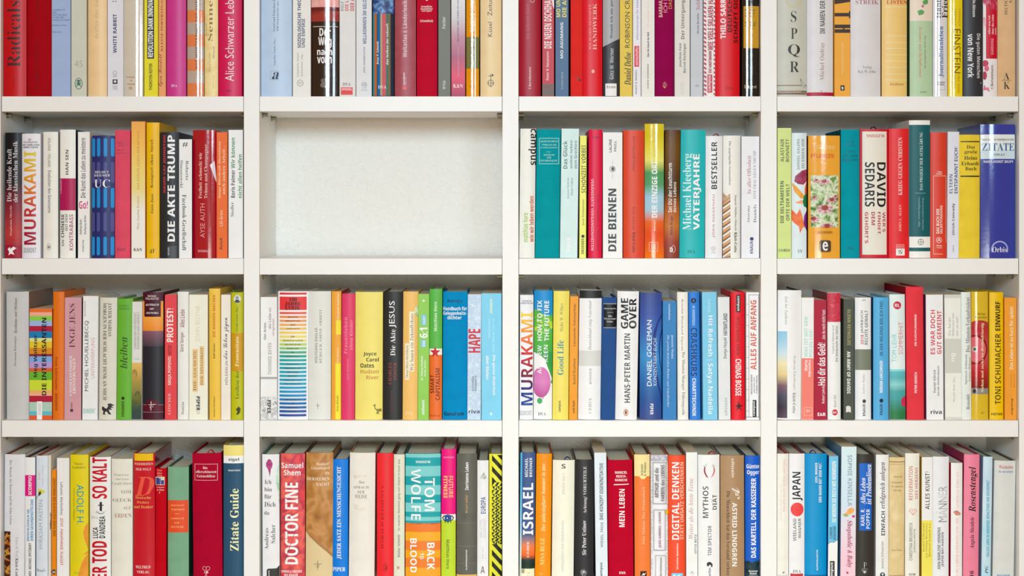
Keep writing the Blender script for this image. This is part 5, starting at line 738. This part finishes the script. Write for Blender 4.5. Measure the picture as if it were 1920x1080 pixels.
counts = {}
for sp in SPECS:
    counts[(sp[0], sp[1])] = counts.get((sp[0], sp[1]), 0) + 1
seen = {}
for (row, bay, fr, look, u0, u1, v, col, kind, lean, items, kw) in SPECS:
    rnd = random.Random(hash_ := (row * 1000 + bay * 100 + int(u0)))
    idx = seen.get((row, bay), 0); seen[(row, bay)] = idx + 1
    ox, oy, s = fr
    setb = kw.get('y', .006 + rnd.random() * .005)
    px0, px1 = ox + u0 / s, ox + u1 / s
    xa, _ = W(px0, 0, setb); xb, _ = W(px1, 0, setb)
    lw = lean / s / PPM
    in0, in1 = W(BAYS[bay][0], 0)[0] + .0008, W(BAYS[bay][1], 0)[0] - .0008
    xa = max(xa, in0 - min(0, lw)); xb = min(xb, in1 - max(0, lw))
    w = xb - xa - .0003
    zsh = W(0, ROWS[row])[1]                        # top of the shelf it stands on
    ytop = oy + v / s if v is not None else -rnd.uniform(38, 62)
    ztopb = W(0, ytop, setb)[1]
    zbase = W(0, ROWS[row])[1]
    h = ztopb - zbase
    th = math.atan2(lean / s / PPM, h)
    lift = w / 2 * abs(math.sin(th)) + .0002
    h = (h - lift) / math.cos(th)
    d = kw.get('d', max(.112, min(.150, h * .635)))
    t = .0006 if kind == 'f' else .0022
    sag = 0.0 if kind == 'f' else min(.0048, w * .12)
    root = bpy.data.objects.new('book', None); COL.objects.link(root)
    root.location = ((xa + xb) / 2, setb, zsh + lift)
    root.rotation_euler = (0, th, 0)
    root['category'] = 'book'
    root['label'] = '%s, %s from left on %s shelf, %s bay' % (look, ORD[idx], ROWN[row], BAYN[bay])
    root['group'] = 'books on the %s shelf of the %s bay' % (ROWN[row], BAYN[bay])
    mk = {'r': 'jacket', 'g': 'gloss', 'c': 'cloth', 'f': 'paperback'}[kind]
    first = col.split('>')[0].split('/')[0]
    sidec = kw.get('s', first)
    edgec = kw.get('e', first)
    V, F, M = cover_mesh(w, h, d, t, sag, kind)
    co = link_mesh('cover', V, F, [mat(col, mk), mat(sidec, mk), mat(edgec, 'cloth' if kind == 'c' else 'paperback')], root, M)
    if sag:
        for pl in co.data.polygons: pl.use_smooth = pl.material_index == 0
    V, F = page_mesh(w, h, d, t, sag, kind)
    link_mesh('page_block', V, F, [mat(kw.get('pg', '#f6ead4' if kind != 'f' else '#f0dfc4'), 'paper')], root)
    if kind in 'rgc' and w > .017:                  # headband at the spine
        hb = []
        ws = w - 2 * t - .001
        hbv, hbf = [], []
        for i in range(7):
            x = -ws / 2 + ws * i / 6; y = spine_y(x, w, sag) + t
            hbv += [(x, y, h - .0031), (x, y + .0022, h - .0031), (x, y + .0022, h - .0017), (x, y, h - .0017)]
            if i:
                o = 4 * i; hbf += [(o-4, o-3, o+1, o), (o-3, o-2, o+2, o+1), (o-2, o-1, o+3, o+2), (o-1, o-4, o, o+3)]
        link_mesh('headband', hbv, hbf, [mat(kw.get('hb', rnd.choice(['#e8e4dc', '#d8d0c0', first])), 'cloth')], root)
    if 'ribbon' in kw:                              # bookmark ribbon looped over the head of the spine
        uc, c = kw['ribbon']
        X = W(ox + uc / s, 0, setb)[0] - root.location.x - math.tan(th) * h
        R, wd, V, F = .0038, .0045, [], []
        for i in range(11):
            a = math.pi * i / 10
            X2 = X + R * math.cos(a) * 1.3; Z = h - .004 + (R + .0035) * math.sin(a)
            for dy, dz in ((0, 0), (wd, 0), (wd, .0013), (0, .0013)):
                V.append((max(-w/2 + .001, min(w/2 - .001, X2 + dz * math.cos(a))), t + sag + .0016 + dy, Z + dz * math.sin(a)))
            if i:
                o = 4 * i; F += [(o-4, o-3, o+1, o), (o-3, o-2, o+2, o+1), (o-2, o-1, o+3, o+2), (o-1, o-4, o, o+3)]
        F += [(3, 2, 1, 0), (40, 41, 42, 43)]
        link_mesh('ribbon', V, F, [mat(c, 'cloth')], root)
    # print on the spine
    cth, sth = math.cos(th), math.sin(th)
    def loc(u, vv):
        X, Z = W(ox + u / s, oy + vv / s, setb)
        dx, dz = X - root.location.x, Z - root.location.z
        return dx * cth - dz * sth, dx * sth + dz * cth
    roles = {}
    lay = 0
    hw = w / 2 - .00005
    nsh = {}
    for it in items:
        f = it.split(None, 5)
        if f[2] not in 'UDHF': nsh[f[0]] = nsh.get(f[0], 0) + 1
    for it in items:
        f = it.split(None, 5)
        role, sty, dr, box, colr = f[:5]
        lay += 1
        key = role
        # every printed bar, patch and picture element is a part of its own, unless it belongs to a dense pattern
        if role in 'bxsl': key = '%s%d' % (role, lay) if dr not in 'UDHF' and nsh[role] <= 30 else (role + 't' if dr in 'UDHF' else role + '*')
        G = roles.setdefault(key, [[], [], [], []])   # verts (x, layer, z), faces, midx, colours
        if colr not in G[3]: G[3].append(colr)
        mi = G[3].index(colr)
        if dr in 'UDHF':
            vs, fs = text_geom(sty, f[5])
            x0, x1 = min(p[0] for p in vs), max(p[0] for p in vs)
            y0, y1 = min(p[1] for p in vs), max(p[1] for p in vs)
            a, b, c, e = [float(q) for q in box.split(',')]
            P = []
            for x, y in vs:
                p, q = (x - x0) / (x1 - x0), (y - y0) / max(1e-6, (y1 - y0))
                if dr == 'H': uu, vv = a + p * (c - a), e - q * (e - b)
                elif dr == 'F': uu, vv = c - p * (c - a), b + q * (e - b)
                elif dr == 'U': uu, vv = c - q * (c - a), e - p * (e - b)
                else: uu, vv = a + q * (c - a), b + p * (e - b)
                P.append(loc(uu, vv))
            o = len(G[0])
            half = len(P) // 2 if f[1] == 'X' else len(P)
            G[0] += [(max(-hw, min(hw, x)), lay + (.5 if j >= half else 0.0), max(.0004, min(h - .0004, z))) for j, (x, z) in enumerate(P)]
            G[1] += [[o + k for k in q] for q in fs]; G[2] += [mi] * len(fs)
        else:
            for poly in shape_polys(sty, box):
                P = [loc(a, b) for a, b in poly]
                o = len(G[0])
                G[0] += [(max(-hw, min(hw, x)), float(lay), max(.0004, min(h - .0004, z))) for x, z in P]
                G[1].append([o + k for k in range(len(P))]); G[2].append(mi)
    for key, (vs, fs, mi, cols) in roles.items():
        role = key[0]
        nm = 'panel_lettering' if key.endswith('t') and len(key) > 1 else 'pattern' if key.endswith('*') else ROLE[role]
        bm = bmesh.new()
        bv = [bm.verts.new(p) for p in vs]
        for f, k in zip(fs, mi):
            try: face = bm.faces.new([bv[i] for i in f]); face.material_index = k
            except ValueError: pass
        if sag:
            for i in range(1, NSEG):
                X = -w / 2 + w * i / NSEG
                bmesh.ops.bisect_plane(bm, geom=bm.verts[:] + bm.edges[:] + bm.faces[:], plane_co=(X, 0, 0), plane_no=(1, 0, 0), dist=1e-7)
        for p in bm.verts:
            # straight between the facets of the spine
            if sag:
                q = (p.co.x + w / 2) / w * NSEG; i = max(0, min(NSEG - 1, int(q))); fr2 = q - i
                ya = spine_y(-w / 2 + w * i / NSEG, w, sag); yb = spine_y(-w / 2 + w * (i + 1) / NSEG, w, sag)
                y = ya + (yb - ya) * fr2
            else: y = 0.0
            p.co.y = y - .00005 - .00004 * p.co.y
        bmesh.ops.recalc_face_normals(bm, faces=bm.faces[:])
        me = bpy.data.meshes.new(nm); bm.to_mesh(me); bm.free()
        pk = 'gloss' if kind == 'g' else 'print'
        for c in cols: me.materials.append(mat(c, pk))
        if sag: me.polygons.foreach_set('use_smooth', [True] * len(me.polygons))
        o = bpy.data.objects.new(nm, me); COL.objects.link(o); o.parent = root
        if nm == 'pattern': o['kind'] = 'stuff'
